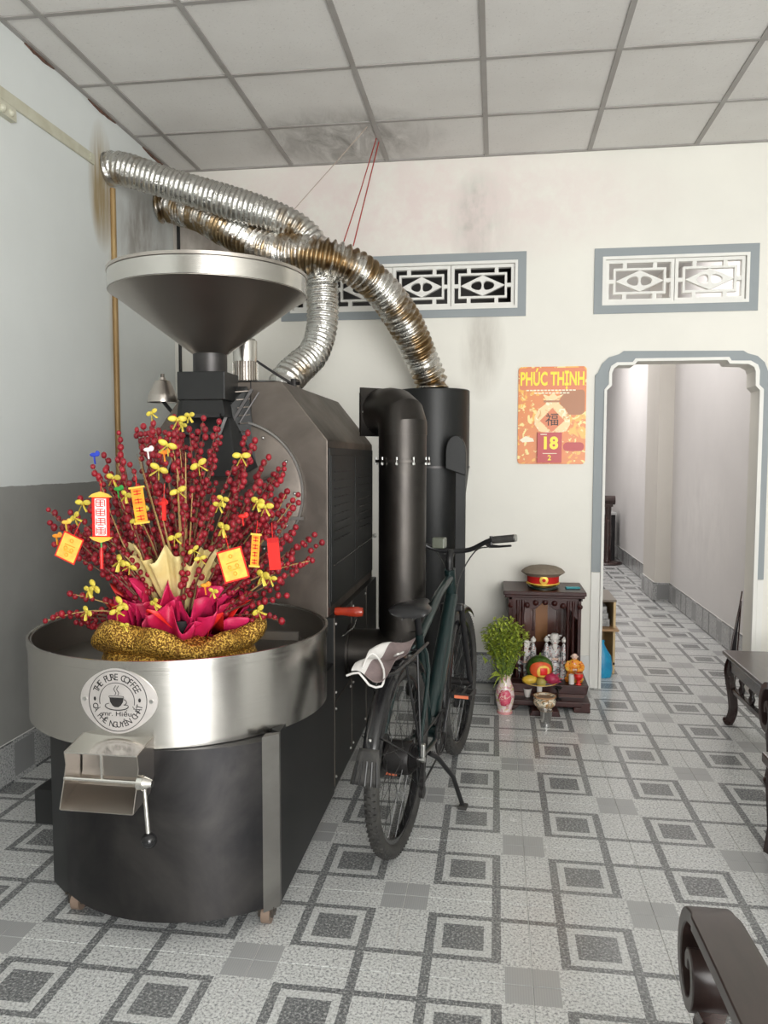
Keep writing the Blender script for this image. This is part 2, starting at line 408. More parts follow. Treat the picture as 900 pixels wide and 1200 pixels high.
# floor
fl = structure(MB().box((XL-.15, YF-.3, -.12), (XR+.15, 16.0, -.0025)).build('floor', m_grout))
tv = .1990
tm = MB().box((-tv, -tv, -.02), (tv, tv, 0))
tile0 = tm.build('floor_tile', m_tile, fl, local=True); tile0.location = (.3156, 2.3125, 0)
tbev = tile0.modifiers.new('b', 'BEVEL'); tbev.width = .0012; tbev.segments = 1
nt = 0
MB().box((XL, YF, -.02), (XR, .111, 0)).build('floor_slab', m_tile, fl)
for j in range(-5, 30):
    for i in range(-6, 9):
        x0 = .1156+.4*i; y0 = 2.1125+.4*j
        a, b = max(x0, XL), min(x0+.4, XR if y0 < 5 else 1.77); c, d = max(y0, YF), min(y0+.4, 13.6)
        if b-a < .03 or d-c < .03: continue
        if y0 > 4.9 and x0 < .1: continue
        nt += 1
        if nt > 296: continue
        if (i, j) == (0, 0): continue
        if b-a > .395 and d-c > .395:
            o = tile0.copy(); COL.objects.link(o); o.parent = fl; o.location = (x0+.2, y0+.2, 0)
        else:
            MB().box((a+.0015, c+.0015, -.02), (b-.0015, d-.0015, 0)).build('floor_tile', m_tile, fl)
# back wall with doorway and two vent openings
door_in = [(.672, -.05), (.672, 1.88), (.701, 1.91), (.700, 1.985), (.712, 2.015), (.736, 2.034), (.833, 2.034), (.850, 2.056), (1.374, 2.056),
           (1.390, 2.034), (1.497, 2.030), (1.530, 2.012), (1.540, 1.985), (1.542, 1.90), (1.568, 1.872), (1.568, -.05)]
ventR = [(.632, 2.400), (.632, 2.695), (1.490, 2.695), (1.490, 2.400)]
ventL = [(-1.345, 2.400), (-1.345, 2.695), (.118, 2.695), (.118, 2.400)]
outer = [(XL, 0), (XL, H), (XR, H), (XR, 0), (1.568, 0), (1.568, 1.872)]
wall_loop = [(XL, 0), (XL, H), (XR, H), (XR, 0)]+[(x, max(z, 0)) for x, z in reversed(door_in)]
wb = structure(MB().holed([wall_loop, ventR, ventL], yfn, D, D+.16).build('wall_back', m_wall_back))
# grey painted door surround and its white lip
surround = [(.600, .745), (.600, 1.975), (.618, 1.992), (.640, 2.045), (.680, 2.083), (.742, 2.102), (.768, 2.121), (1.468, 2.111), (1.495, 2.094),
            (1.550, 2.078), (1.592, 2.04), (1.612, 1.987), (1.628, 1.95), (1.628, .72)]
inner = [(1.592, .72), (1.592, 1.878), (1.564, 1.905), (1.564, 1.99), (1.552, 2.025), (1.51, 2.05), (1.40, 2.052), (1.386, 2.074), (.838, 2.074), (.822, 2.052),
         (.728, 2.052), (.694, 2.03), (.682, 1.99), (.682, 1.918), (.656, 1.885), (.656, .745)]
d1 = structure(MB().prism(surround+inner, yfn, D-.012, D).build('door_1', m_greytrim))
lip_o = [(.656, 0), (.656, 1.886), (.682, 1.918), (.682, 1.99), (.694, 2.03), (.728, 2.052), (.822, 2.052), (.838, 2.074), (1.386, 2.074), (1.40, 2.052), (1.51, 2.05), (1.552, 2.025), (1.564, 1.99), (1.564, 1.905), (1.590, 1.878), (1.590, 0)]
lip_i = [(x, max(z, 0)) for x, z in door_in]
MB().prism(lip_o+lip_i[::-1], yfn, D-.02, D+.001).build('door_lip', m_whitepaint, d1)
MB().box((.600, D-.010, 0), (.654, D, .742)).box((1.594, D-.010, 0), (1.628, D, .716)).build('door_plinth', m_whitepaint, d1)
# vents with precast lattice blocks
def lattice(mb, x0, x1, z0, z1, y0, y1):
    w, h = x1-x0, z1-z0; cx, cz = (x0+x1)/2, (z0+z1)/2; t = .020
    X = lambda f: x0+w*f
    Z = lambda f: z0+h*f
    B = lambda a, b, c, d, e=0: mb.box((a, y0+e, c), (b, y1-e, d))
    B(x0, x1, z0, z0+t); B(x0, x1, z1-t, z1); B(x0, x0+t, z0+t, z1-t); B(x1-t, x1, z0+t, z1-t)
    a, b, c, d = X(.15), X(.85), Z(.25), Z(.75); t2 = .014
    B(a, b, c-t2, c, .004); B(a, b, d, d+t2, .004); B(a-t2, a, c-t2, d+t2, .004); B(b, b+t2, c-t2, d+t2, .004)
    for f in (.28, .72):
        B(X(f)-.012, X(f)+.012, z0+t, c-t2, .004); B(X(f)-.012, X(f)+.012, d+t2, z1-t, .004)
    B(x0+t, a-t2, cz-.012, cz+.012, .004); B(b+t2, x1-t, cz-.012, cz+.012, .004)
    di = [(a, cz), (cx, d), (b, cz), (cx, c)]
    k = .70; hole = []
    def heart(s_):
        L = []
        for i in range(16):
            q = 2*pi*i/16; hx = .095*w*(1-.25*cos(q)); 
            px = cos(q)*.085*w*(1+.25*sin(q)**2); pz = sin(q)*.105*h*(1+.35*cos(q))
            L.append((cx+s_*(.100*w-px), cz+pz))
        return L if s_ > 0 else L[::-1]
    mb.holed([di, heart(1), heart(-1)], yfn, y0+.004, y1-.004)
def vent(name, loop, xs, border):
    x0, z0 = loop[0]; x1, z1 = loop[2]
    t = structure(MB().holed([border, [(x0, z0), (x0, z1), (x1, z1), (x1, z0)]], yfn, D-.010, D).build(name, m_greytrim))
    fr = MB(); e = .018
    fr.box((x0, D-.014, z0), (x1, D+.05, z0+e)).box((x0, D-.014, z1-e), (x1, D+.05, z1)).box((x0, D-.014, z0+e), (x0+e, D+.05, z1-e)).box((x1-e, D-.014, z0+e), (x1, D+.05, z1-e))
    fr.build('vent_frame', m_whitepaint, t)
    for a, b in zip(xs[:-1], xs[1:]):
        q = MB(); lattice(q, a+.002, b-.002, z0+e+.001, z1-e-.001, D+.006, D+.046); q.build('lattice_block', m_whitepaint, t)
    return t
vent('window_1', ventR, [.651, 1.061, 1.471], [(.583, 2.350), (.583, 2.746), (1.543, 2.746), (1.543, 2.350)])
vent('window_2', ventL, [-1.326, -1.06, -.674, -.300, .099], [(-1.405, 2.350), (-1.405, 2.746), (.17, 2.746), (.17, 2.350)])
# left wall, right wall, front wall with open shopfront
wl = structure(MB().box((XL-.15, YF-.15, 0), (XL, 5.4, H+.1)).build('wall_left', m_wall_left))
structure(MB().box((XR, YF-.15, 0), (XR+.15, D+.16, H+.1)).build('wall_right', m_wall_plain))
structure(MB().holed([[(XL, 0), (XL, H), (XR, H), (XR, 0), (3.35, 0), (3.35, 2.9), (.15, 2.9), (.15, 0)]], yfn, YF-.15, YF).build('wall_front', m_wall_plain))
# skirting
def skirt(name, L, mat, par_y=None):
    pass
b1 = structure(MB().box((XL, D-.006, 0), (.598, D+.001, .205)).build('baseboard_back', m_grout))
x = XL
k0 = .1156-.4*6
for i in range(7):
    a, b = max(k0+.4*i, XL), min(k0+.4*(i+1), .597)
    if b-a > .02: MB().box((a+.001, D-.013, .001), (b-.001, D-.005, .204)).build('skirting_tile', m_tile_back, b1)
b1 = structure(MB().box((XL-.001, YF, 0), (XL+.005, D, .192)).build('baseboard_left', m_grout))
for i in range(16):
    a, b = 2.1125+.4*(7-i), 2.1125+.4*(8-i); b = min(b, D-.014)
    if b-a > .02 and a > YF: MB().box((XL+.004, a+.001, .001), (XL+.012, b-.001, .190)).build('skirting_tile', m_tile_side, b1)
b1 = structure(MB().box((1.63, D-.006, 0), (XR, D+.001, .205)).build('baseboard_back', m_grout))
for i in range(5):
    a, b = 1.63+.4*i, min(1.63+.4*(i+1), XR); b_ = b
    MB().box((a+.001, D-.013, .001), (b-.001, D-.005, .204)).build('skirting_tile', m_tile_back, b1)
# ceiling: slab, bars, panels
ce = structure(MB().box((XL-.15, YF-.15, H+.05), (XR+.15, D+.16, H+.15)).build('ceiling', m_wall_dark))
S_, CX, CY = .6219, .5393, 3.8577
xs = [XL]+[CX+S_*i for i in range(-4, 5)]+[XR]; ys = [YF]+[CY+S_*j for j in range(-9, 2)]+[D]
for i in range(len(xs)-1):
    for j in range(len(ys)-1):
        if xs[i+1]-xs[i] < .03 or ys[j+1]-ys[j] < .03: continue
        MB().box((xs[i]+.008, ys[j]+.008, H+.004), (xs[i+1]-.008, ys[j+1]-.008, H+.016)).build('ceiling_panel', m_ceil, ce)
for x in xs[1:-1]: MB().box((x-.013, YF, H-.003), (x+.013, D, H+.004)).box((x-.002, YF, H+.004), (x+.002, D, H+.05)).build('ceiling_bar', m_tbar, ce)
for y in ys[1:-1]:
    MB().box((XL, y-.012, H-.002), (XR, y+.012, H+.0035)).build('ceiling_bar', m_tbar, ce)
MB().box((XL, YF, H-.004), (XL+.022, D, H+.004)).build('edge_bar', m_tbar, ce)
MB().box((XL+.022, D-.02, H-.004), (XR, D, H+.004)).build('edge_bar', m_tbar, ce)
random.seed(3)
for y0, y1 in ((3.42, 3.66), (3.98, 4.28), (4.62, 4.98)):
    q = MB(); n = 10
    poly = [(y0+(y1-y0)*i/n, H-.004) for i in range(n+1)]+[(y0+(y1-y0)*i/n, H-.008-.014*sin(pi*i/n)*random.uniform(.5, 1)) for i in range(n, -1, -1)]
    q.prism(poly, xfn, XL, XL+.006).build('peeled_edge', m_foamrust, wl)
# hallway beyond
structure(MB().box((1.77, D+.16, 0), (1.9, 13.6, H)).build('wall_hall_right', m_hall))
structure(MB().box((1.62, 8.30, 0), (1.77, 8.95, H)).build('trim_1', m_hallpost))
structure(MB().box((.15, D+.16, 0), (.28, 13.6, H)).build('wall_hall_left', m_hall))
structure(MB().box((.15, 13.6, 0), (1.9, 13.75, H)).build('wall_hall_end', m_hall))
structure(MB().box((.15, D+.16, H), (1.9, 13.75, H+.1)).build('ceiling_hall', m_wall_plain))
b1 = structure(MB().box((1.764, D+.16, 0), (1.771, 13.6, .195)).build('baseboard_hall', m_grout))
for i in range(20):
    a, b = 5.3125+.4*i, 5.7125+.4*i
    if a < 8.29 < b: b = 8.285
    if a < 8.95 < b: a = 8.96
    if 8.28 < a < 8.9: continue
    MB().box((1.757, a+.001, .001), (1.765, b-.001, .194)).build('skirting_tile', m_tile_side, b1)
b1 = structure(MB().box((1.612, 8.292, 0), (1.768, 8.302, .195)).box((1.612, 8.292, 0), (1.622, 8.955, .195)).build('baseboard_pier', m_grout))
MB().box((1.606, 8.284, .001), (1.766, 8.292, .194)).build('skirting_tile', m_tile_back, b1)
MB().box((1.604, 8.293, .001), (1.612, 8.955, .194)).build('skirting_tile', m_tile_side, b1)
# storeroom behind the left vent stays dark
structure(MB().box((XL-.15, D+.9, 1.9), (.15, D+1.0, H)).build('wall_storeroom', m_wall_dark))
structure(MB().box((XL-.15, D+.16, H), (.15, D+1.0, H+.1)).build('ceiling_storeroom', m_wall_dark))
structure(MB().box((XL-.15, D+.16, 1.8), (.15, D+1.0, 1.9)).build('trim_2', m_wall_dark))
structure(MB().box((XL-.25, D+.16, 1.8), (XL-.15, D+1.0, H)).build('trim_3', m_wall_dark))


# ------------------------------------------------------------------ coffee roaster
TX, TY, TR, TZ0, TZ1 = -1.096, 2.63, .508, .602, .864
ro = thing('coffee_roaster', 'large blackened steel coffee roasting machine with round steel tray and funnel hopper', 'roasting machine', (-1.04, 3.2, 0))
BXL, BXR = -1.43, -.655
# base under the tray: curved front sheet, sides, edge strips
bc = (-1.015, 2.63); arc = [(bc[0]+.50*sin(a), bc[1]-.50*cos(a)) for a in [rad(-41+82*i/28) for i in range(29)]]
zf = lambda p, q, d: (p, q, d)
poly = arc+[(-.69, 3.12), (-1.40, 3.12)]
cab = MB().prism(poly, zf, .074, .60).build('base_cabinet', m_base, ro, smooth=30)
MB().prism([(BXR-.004, arc[-1][1]+.052), (BXR, arc[-1][1]+.052), (BXR, 3.13), (BXR-.03, 3.13), (BXR-.03, arc[-1][1]+.07)], zf, .062, .612).build('side_sheet', m_black, ro)
MB().prism([(arc[-1][0]-.006, arc[-1][1]-.008), (BXR+.003, arc[-1][1]+.036), (BXR+.003, arc[-1][1]+.052), (arc[-1][0]-.006, arc[-1][1]+.03)], zf, .062, .612).build('corner_strip', m_raw2, ro)
MB().prism([(arc[0][0]+.004, arc[0][1]-.004), (BXL, arc[0][1]+.07), (BXL, 3.13), (BXL+.03, 3.13), (BXL+.03, arc[0][1]+.09)], zf, .062, .60).build('side_sheet', m_black, ro)
MB().box((-1.60, 2.49, .165), (-1.43, 2.62, .29)).build('switch_box', m_black, ro, bevel=.004)
# rear housing under and behind the tray
MB().box((-1.42, 3.13, .07), (BXR, 4.28, .80)).build('lower_housing', m_black, ro, bevel=.003)
# seams and screws on the lower right side
q = MB()
for y in (3.13, 3.52, 3.93): q.box((BXR-.001, y, .09), (BXR+.003, y+.004, .80))
q.box((BXR-.001, 3.13, .44), (BXR+.003, 4.28, .444)); q.build('panel_seam', m_raw, ro, kind='stuff')
q = MB()
for y in (3.16, 3.49, 3.56, 3.90):
    for z in (.12, .41, .48, .77): q.sphere((BXR+.001, y, z), .006, 8, 5)
q.build('screws', m_bolt, ro, kind='stuff')
for i, (x, y) in enumerate(((-1.322, 2.285), (-.697, 2.300), (-.70, 3.0), (-1.36, 3.0), (-.70, 4.2), (-1.36, 4.2))):
    c = MB().cyl((x-.014, y, .031), (x+.014, y, .031), .031, 20).build('caster', simple('caster_brown', (.30, .22, .17), .4, .5) if i == 0 else bpy.data.materials['caster_brown'], ro, smooth=40)
    MB().box((x-.024, y-.022, .028), (x-.016, y+.022, .066)).box((x+.016, y-.022, .028), (x+.024, y+.022, .066)).box((x-.03, y-.03, .060), (x+.03, y+.03, .068)).cyl((x-.026, y, .031), (x+.026, y, .031), .006, 8).build('caster_fork', m_raw, c)
# roaster body: octagonal prism
FY, BY = 3.13, 4.28
CXB = -1.055; hw = .375
prof = [(CXB-hw, .80), (CXB-hw, 1.535), (CXB-.205, 1.768), (CXB+.185, 1.768), (CXB+hw, 1.53), (CXB+hw, .80)]
body = MB().prism(prof, yfn, FY, BY).build('body_shell', m_raw, ro, bevel=.004)
q = MB(); xr = CXB+hw   # right side: black double door with vent slots
MB().box((xr, FY+.012, .84), (xr+.006, BY-.02, 1.50)).build('side_door', m_black, ro, bevel=.002)
sd = MB().box((xr+.005, FY+.03, .86), (xr+.009, 3.68, 1.47)).build('side_leaf', m_black, ro, bevel=.002)
sd2 = MB().box((xr+.005, 3.72, .86), (xr+.009, BY-.04, 1.47)).build('side_leaf', m_black, ro, bevel=.002)
for (ya, leaf) in ((3.22, sd), (3.80, sd2)):
    g = MB()
    for r in range(9):
        for c in range(4):
            y = ya+c*.085; z = 1.40-r*.036
            g.bar((xr+.010, y, z), (xr+.016, y+.06, z), .010, .005)
    g.build('vent_slots', m_base, leaf, kind='stuff')
# circular drum face, seam, arms, latch
FC = (-1.075, 1.312); FR = .292
df = MB().lathe([(0, .0), (.0, .018), (FR-.012, .018), (FR, .012), (FR, 0)], (FC[0], FY, FC[1]), 64, (0, -1, 0)).build('drum_door', m_raw, ro, smooth=30)
MB().lathe([(FR, .0), (FR, .022), (FR+.008, .022), (FR+.008, 0)], (FC[0], FY, FC[1]), 64, (0, -1, 0)).build('drum_ring', m_raw2, df, smooth=30)
MB().bar((-1.12, FY-.024, 1.32), (-.855, FY-.024, 1.395), .012, .055, (0, 1, 0)).bar((-1.12, FY-.034, 1.32), (-.87, FY-.034, 1.392), .012, .022, (0, 1, 0)).cyl((-.868, FY-.05, 1.391), (-.868, FY-.01, 1.391), .017, 14).build('drum_arm', m_raw, df, smooth=30)
MB().box((-1.0, FY-.028, 1.205), (-.775, FY-.016, 1.217)).build('crossbar', m_raw2, df)
MB().box((-.97, FY-.05, 1.10), (-.92, FY-.016, 1.17)).box((-.90, FY-.045, 1.12), (-.87, FY-.016, 1.18)).cyl((-.885, FY-.07, 1.15), (-.885, FY-.04, 1.15), .012, 10).build('latch', m_bolt, df)
q = MB(); q.box((-1.002, FY-.004, 1.60), (-.998, FY+.001, 1.767)); q.build('seam', m_base, ro)
q = MB()
for a in range(0, 360, 30): q.sphere((FC[0]+cos(rad(a))*(FR-.03), FY-.02, FC[1]+sin(rad(a))*(FR-.03)), .007, 8, 5)
q.build('door_bolts', m_raw2, ro, kind='stuff')
# feed chute: louvred slanted cover either side, rails, discharge cover
lo = MB().add([(-1.30, FY-.01, 1.75), (-1.01, FY-.01, 1.75), (-.965, FY-.012, 1.42), (-1.345, FY-.012, 1.42), (-1.25, FY-.06, 1.66), (-1.08, FY-.06, 1.66), (-1.02, FY-.13, 1.38), (-1.30, FY-.13, 1.38)],
   [(4, 5, 6, 7), (0, 4, 7, 3), (5, 1, 2, 6), (0, 1, 5, 4), (3, 7, 6, 2), (0, 3, 2, 1)]).build('feed_cover', m_black, ro, bevel=.003)
q = MB()
for k in range(9):
    t = k/9; z = 1.73-t*.29
    q.bar((-1.055+.045*t, FY-.035-.03*t, z-.006), (-1.003, FY-.012, z), .012, .004)
q.build('louvres', m_raw, lo, kind='stuff')
MB().bar((-1.065, FY-.045, 1.60), (-.985, FY-.03, 1.735), .016, .012).build('slide_rail', m_base, ro)
MB().bar((-1.03, FY-.055, 1.60), (-.955, FY-.035, 1.722), .005, .005).build('slide_rail', m_base, ro)
MB().bar((-1.12, FY-.10, 1.50), (-1.07, FY-.085, 1.64), .012, .012).build('stay_bar', m_base, ro)
MB().bar((-1.30, FY-.03, 1.58), (-1.25, FY-.05, 1.69), .03, .01).build('stay_bar', m_base, ro)
MB().bar((-1.255, FY-.10, 1.555), (-1.115, FY-.10, 1.555), .05, .012).build('chute_lip', m_base, ro)
# hopper, neck, box
HX, HY = -1.150, 3.07
rs = MB().lathe([(.065, 1.870), (.375, 2.100), (.386, 2.104), (.386, 2.150), (.383, 2.152), (.383, 2.172), (.392, 2.174), (.392, 2.186), (.378, 2.186), (.378, 2.11), (.362, 2.10), (.06, 1.876)], (HX, HY, 0), 96).build('hopper_funnel', m_steel2, ro, smooth=25)
MB().lathe([(.387, 2.106), (.3895, 2.107), (.3895, 2.171), (.387, 2.172)], (HX, HY, 0), 96).build('rim_band', m_steel, rs, smooth=25)
MB().lathe([(0, 1.79), (.068, 1.79), (.068, 1.878), (0, 1.878)], (HX, HY, 0), 40).build('hopper_neck', m_base, ro, smooth=30)
MB().box((HX-.10, HY-.10, 1.685), (HX+.095, HY+.07, 1.795)).build('feed_box', m_black, ro, bevel=.003)
MB().prism([(HX-.09, 1.62), (HX-.085, 1.685), (HX+.08, 1.685), (HX+.09, 1.62)], yfn, HY-.085, HY+.08).build('feed_throat', m_black, ro)
MB().box((HX-.075, HY-.103, 1.615), (HX+.075, HY-.088, 1.63)).build('gate_plate', m_base, ro)
# motor with cooling ribs, disc plate, rod
mt = MB().cyl((-1.118, 3.42, 1.77), (-1.118, 3.42, 1.885), .050, 28).build('motor', m_raw, ro, smooth=30)
q = MB()
for k in range(28):
    a = 2*pi*k/28; q.bar((-1.118+cos(a)*.052, 3.42+sin(a)*.052, 1.80), (-1.118+cos(a)*.052, 3.42+sin(a)*.052, 1.884), .004, .008, (cos(a), sin(a), 0))
q.build('cooling_fins', m_steel, mt, kind='stuff')
MB().lathe([(0, 1.885), (.052, 1.885), (.054, 1.90), (.054, 1.975), (.046, 1.985), (0, 1.985)], (-1.118, 3.42, 0), 28).build('motor_cap', m_steel, mt, smooth=30)
MB().cyl((-1.05, 3.42, 1.770), (-1.05, 3.42, 1.792), .12, 36).build('bearing_plate', m_black, ro, smooth=30)
MB().tube(spline([(-1.07, 3.44, 1.89), (-1.0, 3.5, 1.84), (-.93, 3.55, 1.795)], .02), .006, 8).cyl((-.93, 3.55, 1.768), (-.93, 3.55, 1.82), .014, 10).cyl((-.96, 3.55, 1.80), (-.90, 3.55, 1.80), .008, 8).build('damper_rod', m_base, ro)
# round duct collar on the roof for the foil duct
MB().cyl((-1.11, 4.0, 1.75), (-1.11, 4.0, 1.80), .095, 28).build('roof_collar', m_black, ro, smooth=30)
# red wooden handle, linkage rods
hd = MB().cyl((BXR-.01, 3.2, .815), (BXR+.02, 3.2, .815), .010, 10).build('discharge_lever', m_bolt, ro)
MB().lathe([(0, 0), (.016, 0), (.019, .01), (.017, .03), (.021, .07), (.022, .10), (.018, .118), (0, .122)], (BXR-.01, 3.2, .815), 20, (1, 0, 0)).build('handle_grip', m_red, hd, smooth=40)
MB().tube([(BXR+.004, 3.12, 1.02), (BXR+.004, 4.18, 1.04)], .0025, 6).build('pull_rod', m_polish, ro)
MB().tube([(BXR+.085, 3.2, .80), (BXR+.07, 3.2, .75), (BXR+.02, 3.2, .71)], .003, 6).build('pull_rod', m_polish, ro)
MB().sphere((BXR+.006, 4.18, 1.04), .012, 10, 6).build('rod_knob', m_bolt, ro)
# cooling tray
def ring(z0, z1, r0, r1): return [(r0, z0), (r1, z0), (r1, z1), (r0, z1), (r0, z0)]
tray = MB().lathe([(0, .74), (TR-.008, .74), (TR-.008, TZ1-.004), (TR-.004, TZ1), (TR+.004, TZ1), (TR+.004, TZ1-.028), (TR, TZ1-.030), (TR, TZ0), (TR-.02, TZ0), (0, TZ0)], (TX, TY, 0), 128).build('cooling_tray', m_steel, ro, smooth=25)
MB().lathe([(0, .7405), (TR-.01, .7405), (TR-.01, .746), (0, .746)], (TX, TY, 0), 96).build('sieve_floor', m_steelin, tray, smooth=25)
MB().lathe([(TR-.012, .746), (TR-.012, TZ1-.006), (TR-.0085, TZ1-.006), (TR-.0085, .746)], (TX, TY, 0), 96).build('tray_lining', m_steelin, tray, smooth=25)
MB().lathe([(0, .746), (.035, .746), (.035, .86), (.02, .88), (0, .88)], (TX, TY+.16, 0), 20).bar((TX-.38, TY+.16, .80), (TX+.38, TY+.16, .80), .02, .03).build('stirring_arm', m_raw2, tray, smooth=30)
MB().bar((-1.50, 2.74, .87), (-1.30, 3.10, .93), .012, .012).build('tray_brace', m_raw, ro)
MB().tube(spline([(-1.607, 2.63, .83), (-1.618, 2.62, .80), (-1.606, 2.60, .765)], .01), .008, 8).build('tray_clip', m_black, ro)
# badge on the tray wall
def hit(u, v):
    d = at(u, v, y=1)-V((0, 0, CH)); a = d.x*d.x+d.y*d.y; b = -2*(d.x*TX+d.y*TY); c = TX*TX+TY*TY-TR*TR
    t = (-b-math.sqrt(b*b-4*a*c))/2/a; p = V((0, 0, CH))+d*t; return math.atan2(p.x-TX, -(p.y-TY)), p.z
BA, BZ = hit(137.5, 821)
def wrap(s, z, off): a = BA+s/(TR+off); return V((TX+(TR+off)*sin(a), TY-(TR+off)*cos(a), BZ+z))
al, _ = hit(93, 821); ar, _ = hit(182, 821); _, zt = hit(137, 783); _, zb = hit(137, 859)
BW, BH = (ar-al)*TR/2, (zt-zb)/2
def disc(mb, prof, off0, off1, n=72, m=10):
    """radial grid wrapped on the tray; prof(a)->(rx, ry)"""
    base = len(mb.v)
    for off in (off0, off1):
        for j in range(m+1):
            for k in range(n):
                a = 2*pi*k/n; rx, ry = prof(a); mb.v.append(wrap(cos(a)*rx*j/m, sin(a)*ry*j/m, off))
    for l in (0, 1):
        for j in range(m):
            for k in range(n):
                o = base+l*(m+1)*n; f = (o+j*n+k, o+j*n+(k+1) % n, o+(j+1)*n+(k+1) % n, o+(j+1)*n+k); mb.f.append(f)
    for k in range(n):
        a = base+m*n+k; b = base+m*n+(k+1) % n; c = a+(m+1)*n; d = b+(m+1)*n; mb.f.append((a, b, d, c))
    return mb
def ringw(mb, r0, r1, ka, kb, a0=0, a1=360, n=64):
    base = len(mb.v)
    for k in range(n+1):
        a = rad(a0+(a1-a0)*k/n)
        for r in (r0, r1):
            for off in (.0045, .0056): mb.v.append(wrap(cos(a)*r*ka, sin(a)*r*kb, off))
    for k in range(n):
        b = base+4*k
        for i, j in ((0, 1), (1, 3), (3, 2), (2, 0)): mb.f.append((b+i, b+j, b+4+j, b+4+i))
    return mb
m_badge = simple('badge_steel', (.62, .58, .56), .38, .55, (.56, .53, .51), 30)
def bprof(a):
    c = abs(cos(a)); return (BH*1.0+(BW-BH)*c**2.2, BH)
bd = disc(MB(), bprof, .0, .0045).build('badge', m_badge, ro, smooth=30)
RB = BH*.93; kx = 1.0
q = MB(); ringw(q, RB-.001, RB+.0008, kx, 1); ringw(q, RB*.60-.0008, RB*.60+.0008, kx, 1, -12, 192)
q.build('badge_rings', m_ink, bd)
q = MB()
def arctext(txt, r, amid, span, size, top=True):
    n = len(txt)
    for i, ch in enumerate(txt):
        if ch == ' ': continue
        f = (i+.5)/n-.5; a = amid-f*span if top else amid+f*span
        vs, fs = text_mesh(ch, size, font_scale=(.92, 1.05)); ph = a-90 if top else a+90
        c, s_ = cos(rad(ph)), sin(rad(ph)); px, pz = cos(rad(a))*r, sin(rad(a))*r
        q.add([wrap(px+p.x*c-p.y*s_, pz+p.x*s_+p.y*c, .0045+max(p.z, 0)*1.5) for p in vs], fs)
arctext('THE PURE COFFEE', RB*.78, 90, 136, RB*.30); q.build('upper_lettering', m_ink, bd); q = MB()
arctext('CÀ PHÊ NGUYÊN CHẤT', RB*.79, 270, 162, RB*.27, False); q.build('lower_lettering', m_ink, bd); q = MB()
vs, fs = text_mesh('mr. Hiếu', RB*.23, font_scale=(1.2, .95)); q.add([wrap(p.x, p.y-RB*.43, .0045+max(p.z, 0)*1.5) for p in vs], fs)
q.build('name_lettering', m_ink, bd)
q = MB()      # cup, saucer, steam, dots
def blob(pts, off=.0058):
    b = len(q.v); q.v += [wrap(x*RB, z*RB, off) for x, z in pts]; q.f.append(tuple(range(b, b+len(pts))))
blob([(-.24, .10), (.24, .10), (.22, -.03), (.14, -.15), (.06, -.20), (-.06, -.20), (-.14, -.15), (-.22, -.03)])
def stroke(pts, w_):
    P = [V((p[0], p[1], 0)) for p in pts]
    for a, b in zip(P[:-1], P[1:]):
        d = (b-a).normalized(); n_ = V((-d.y, d.x, 0))*w_
        blob([tuple((a+n_)[:2]), tuple((b+n_)[:2]), tuple((b-n_)[:2]), tuple((a-n_)[:2])])
stroke([(.24+.10*sin(a*pi/8), -.03+.09*cos(a*pi/8)) for a in range(9)], .012)
stroke([(.40*cos(pi*a/12), -.17-.13*abs(sin(pi*a/12))) for a in range(-12, 1)], .016)
stroke([(-.26, -.08), (-.38, -.12), (-.40, -.17)], .01); stroke([(.26, -.12), (.38, -.13), (.40, -.17)], .01)
stroke([(-.26, .16), (-.1, .17), (.1, .17), (.24, .16), (.25, .11), (-.25, .11), (-.26, .16)], .008)
for dx in (-.05, .05): stroke([(dx+.035*sin(t*1.1), .20+t*.045) for t in range(8)], .011)
q.build('badge_cup', m_ink, bd)
for (x, z) in ((-.77, .04), (.77, .04)):
    q = MB(); blob([(x+.045*cos(a*pi/6), z+.07*sin(a*pi/6)) for a in range(12)]); q.build('badge_dot', m_ink, bd)
for k in (-1, 1): MB().cyl(wrap(k*BW*.86, 0, .004), wrap(k*BW*.86, 0, .009), .006, 12).build('rivet', m_bolt, bd)
# discharge spout with lever
CA, _ = hit(136, 850)
rx, ry = V((cos(CA), sin(CA), 0)), V((sin(CA), -cos(CA), 0))
c0 = V((TX+sin(CA)*TR, TY-cos(CA)*TR, 0))
def SP(a, o, z): return c0+rx*a+ry*o+V((0, 0, z))
zt_ = .632; W2 = .108; t_ = .003
pr = [(-.02, zt_+.01), (.095, zt_-.010), (.088, zt_-.05), (.098, zt_-.090), (.125, zt_-.165), (.02, zt_-.15), (-.02, zt_-.09)]
sp = MB()
def slab(mb, a0, a1, seq, th=.003):
    for (o1, z1), (o2, z2) in zip(seq[:-1], seq[1:]):
        p = [SP(a0, o1, z1), SP(a1, o1, z1), SP(a1, o2, z2), SP(a0, o2, z2)]
        nn = (p[1]-p[0]).cross(p[3]-p[0]).normalized()*th
        mb.add(p+[x+nn for x in p], [(0, 1, 2, 3), (7, 6, 5, 4), (0, 4, 5, 1), (1, 5, 6, 2), (2, 6, 7, 3), (3, 7, 4, 0)])
slab(sp, -W2, W2, [(-.03, zt_+.012), (.098, zt_-.010)])
spo = sp.build('discharge_spout', m_polish, ro)
q = MB(); slab(q, -W2, W2, [(.0, zt_-.10), (.03, zt_-.13), (.125, zt_-.165)]); q.build('spout_floor', m_steel2, spo)
for s_ in (-1, 1):
    q = MB(); a = s_*W2
    P2 = [SP(a, o, z) for o, z in pr]; P3 = [SP(a+s_*.003, o, z) for o, z in pr]; n = len(pr)
    q.add(P2+P3, [tuple(range(n)), tuple(range(2*n-1, n-1, -1))]+[(i, n+i, n+(i+1) % n, (i+1) % n) for i in range(n)])
    q.build('spout_cheek', m_steel2, spo)
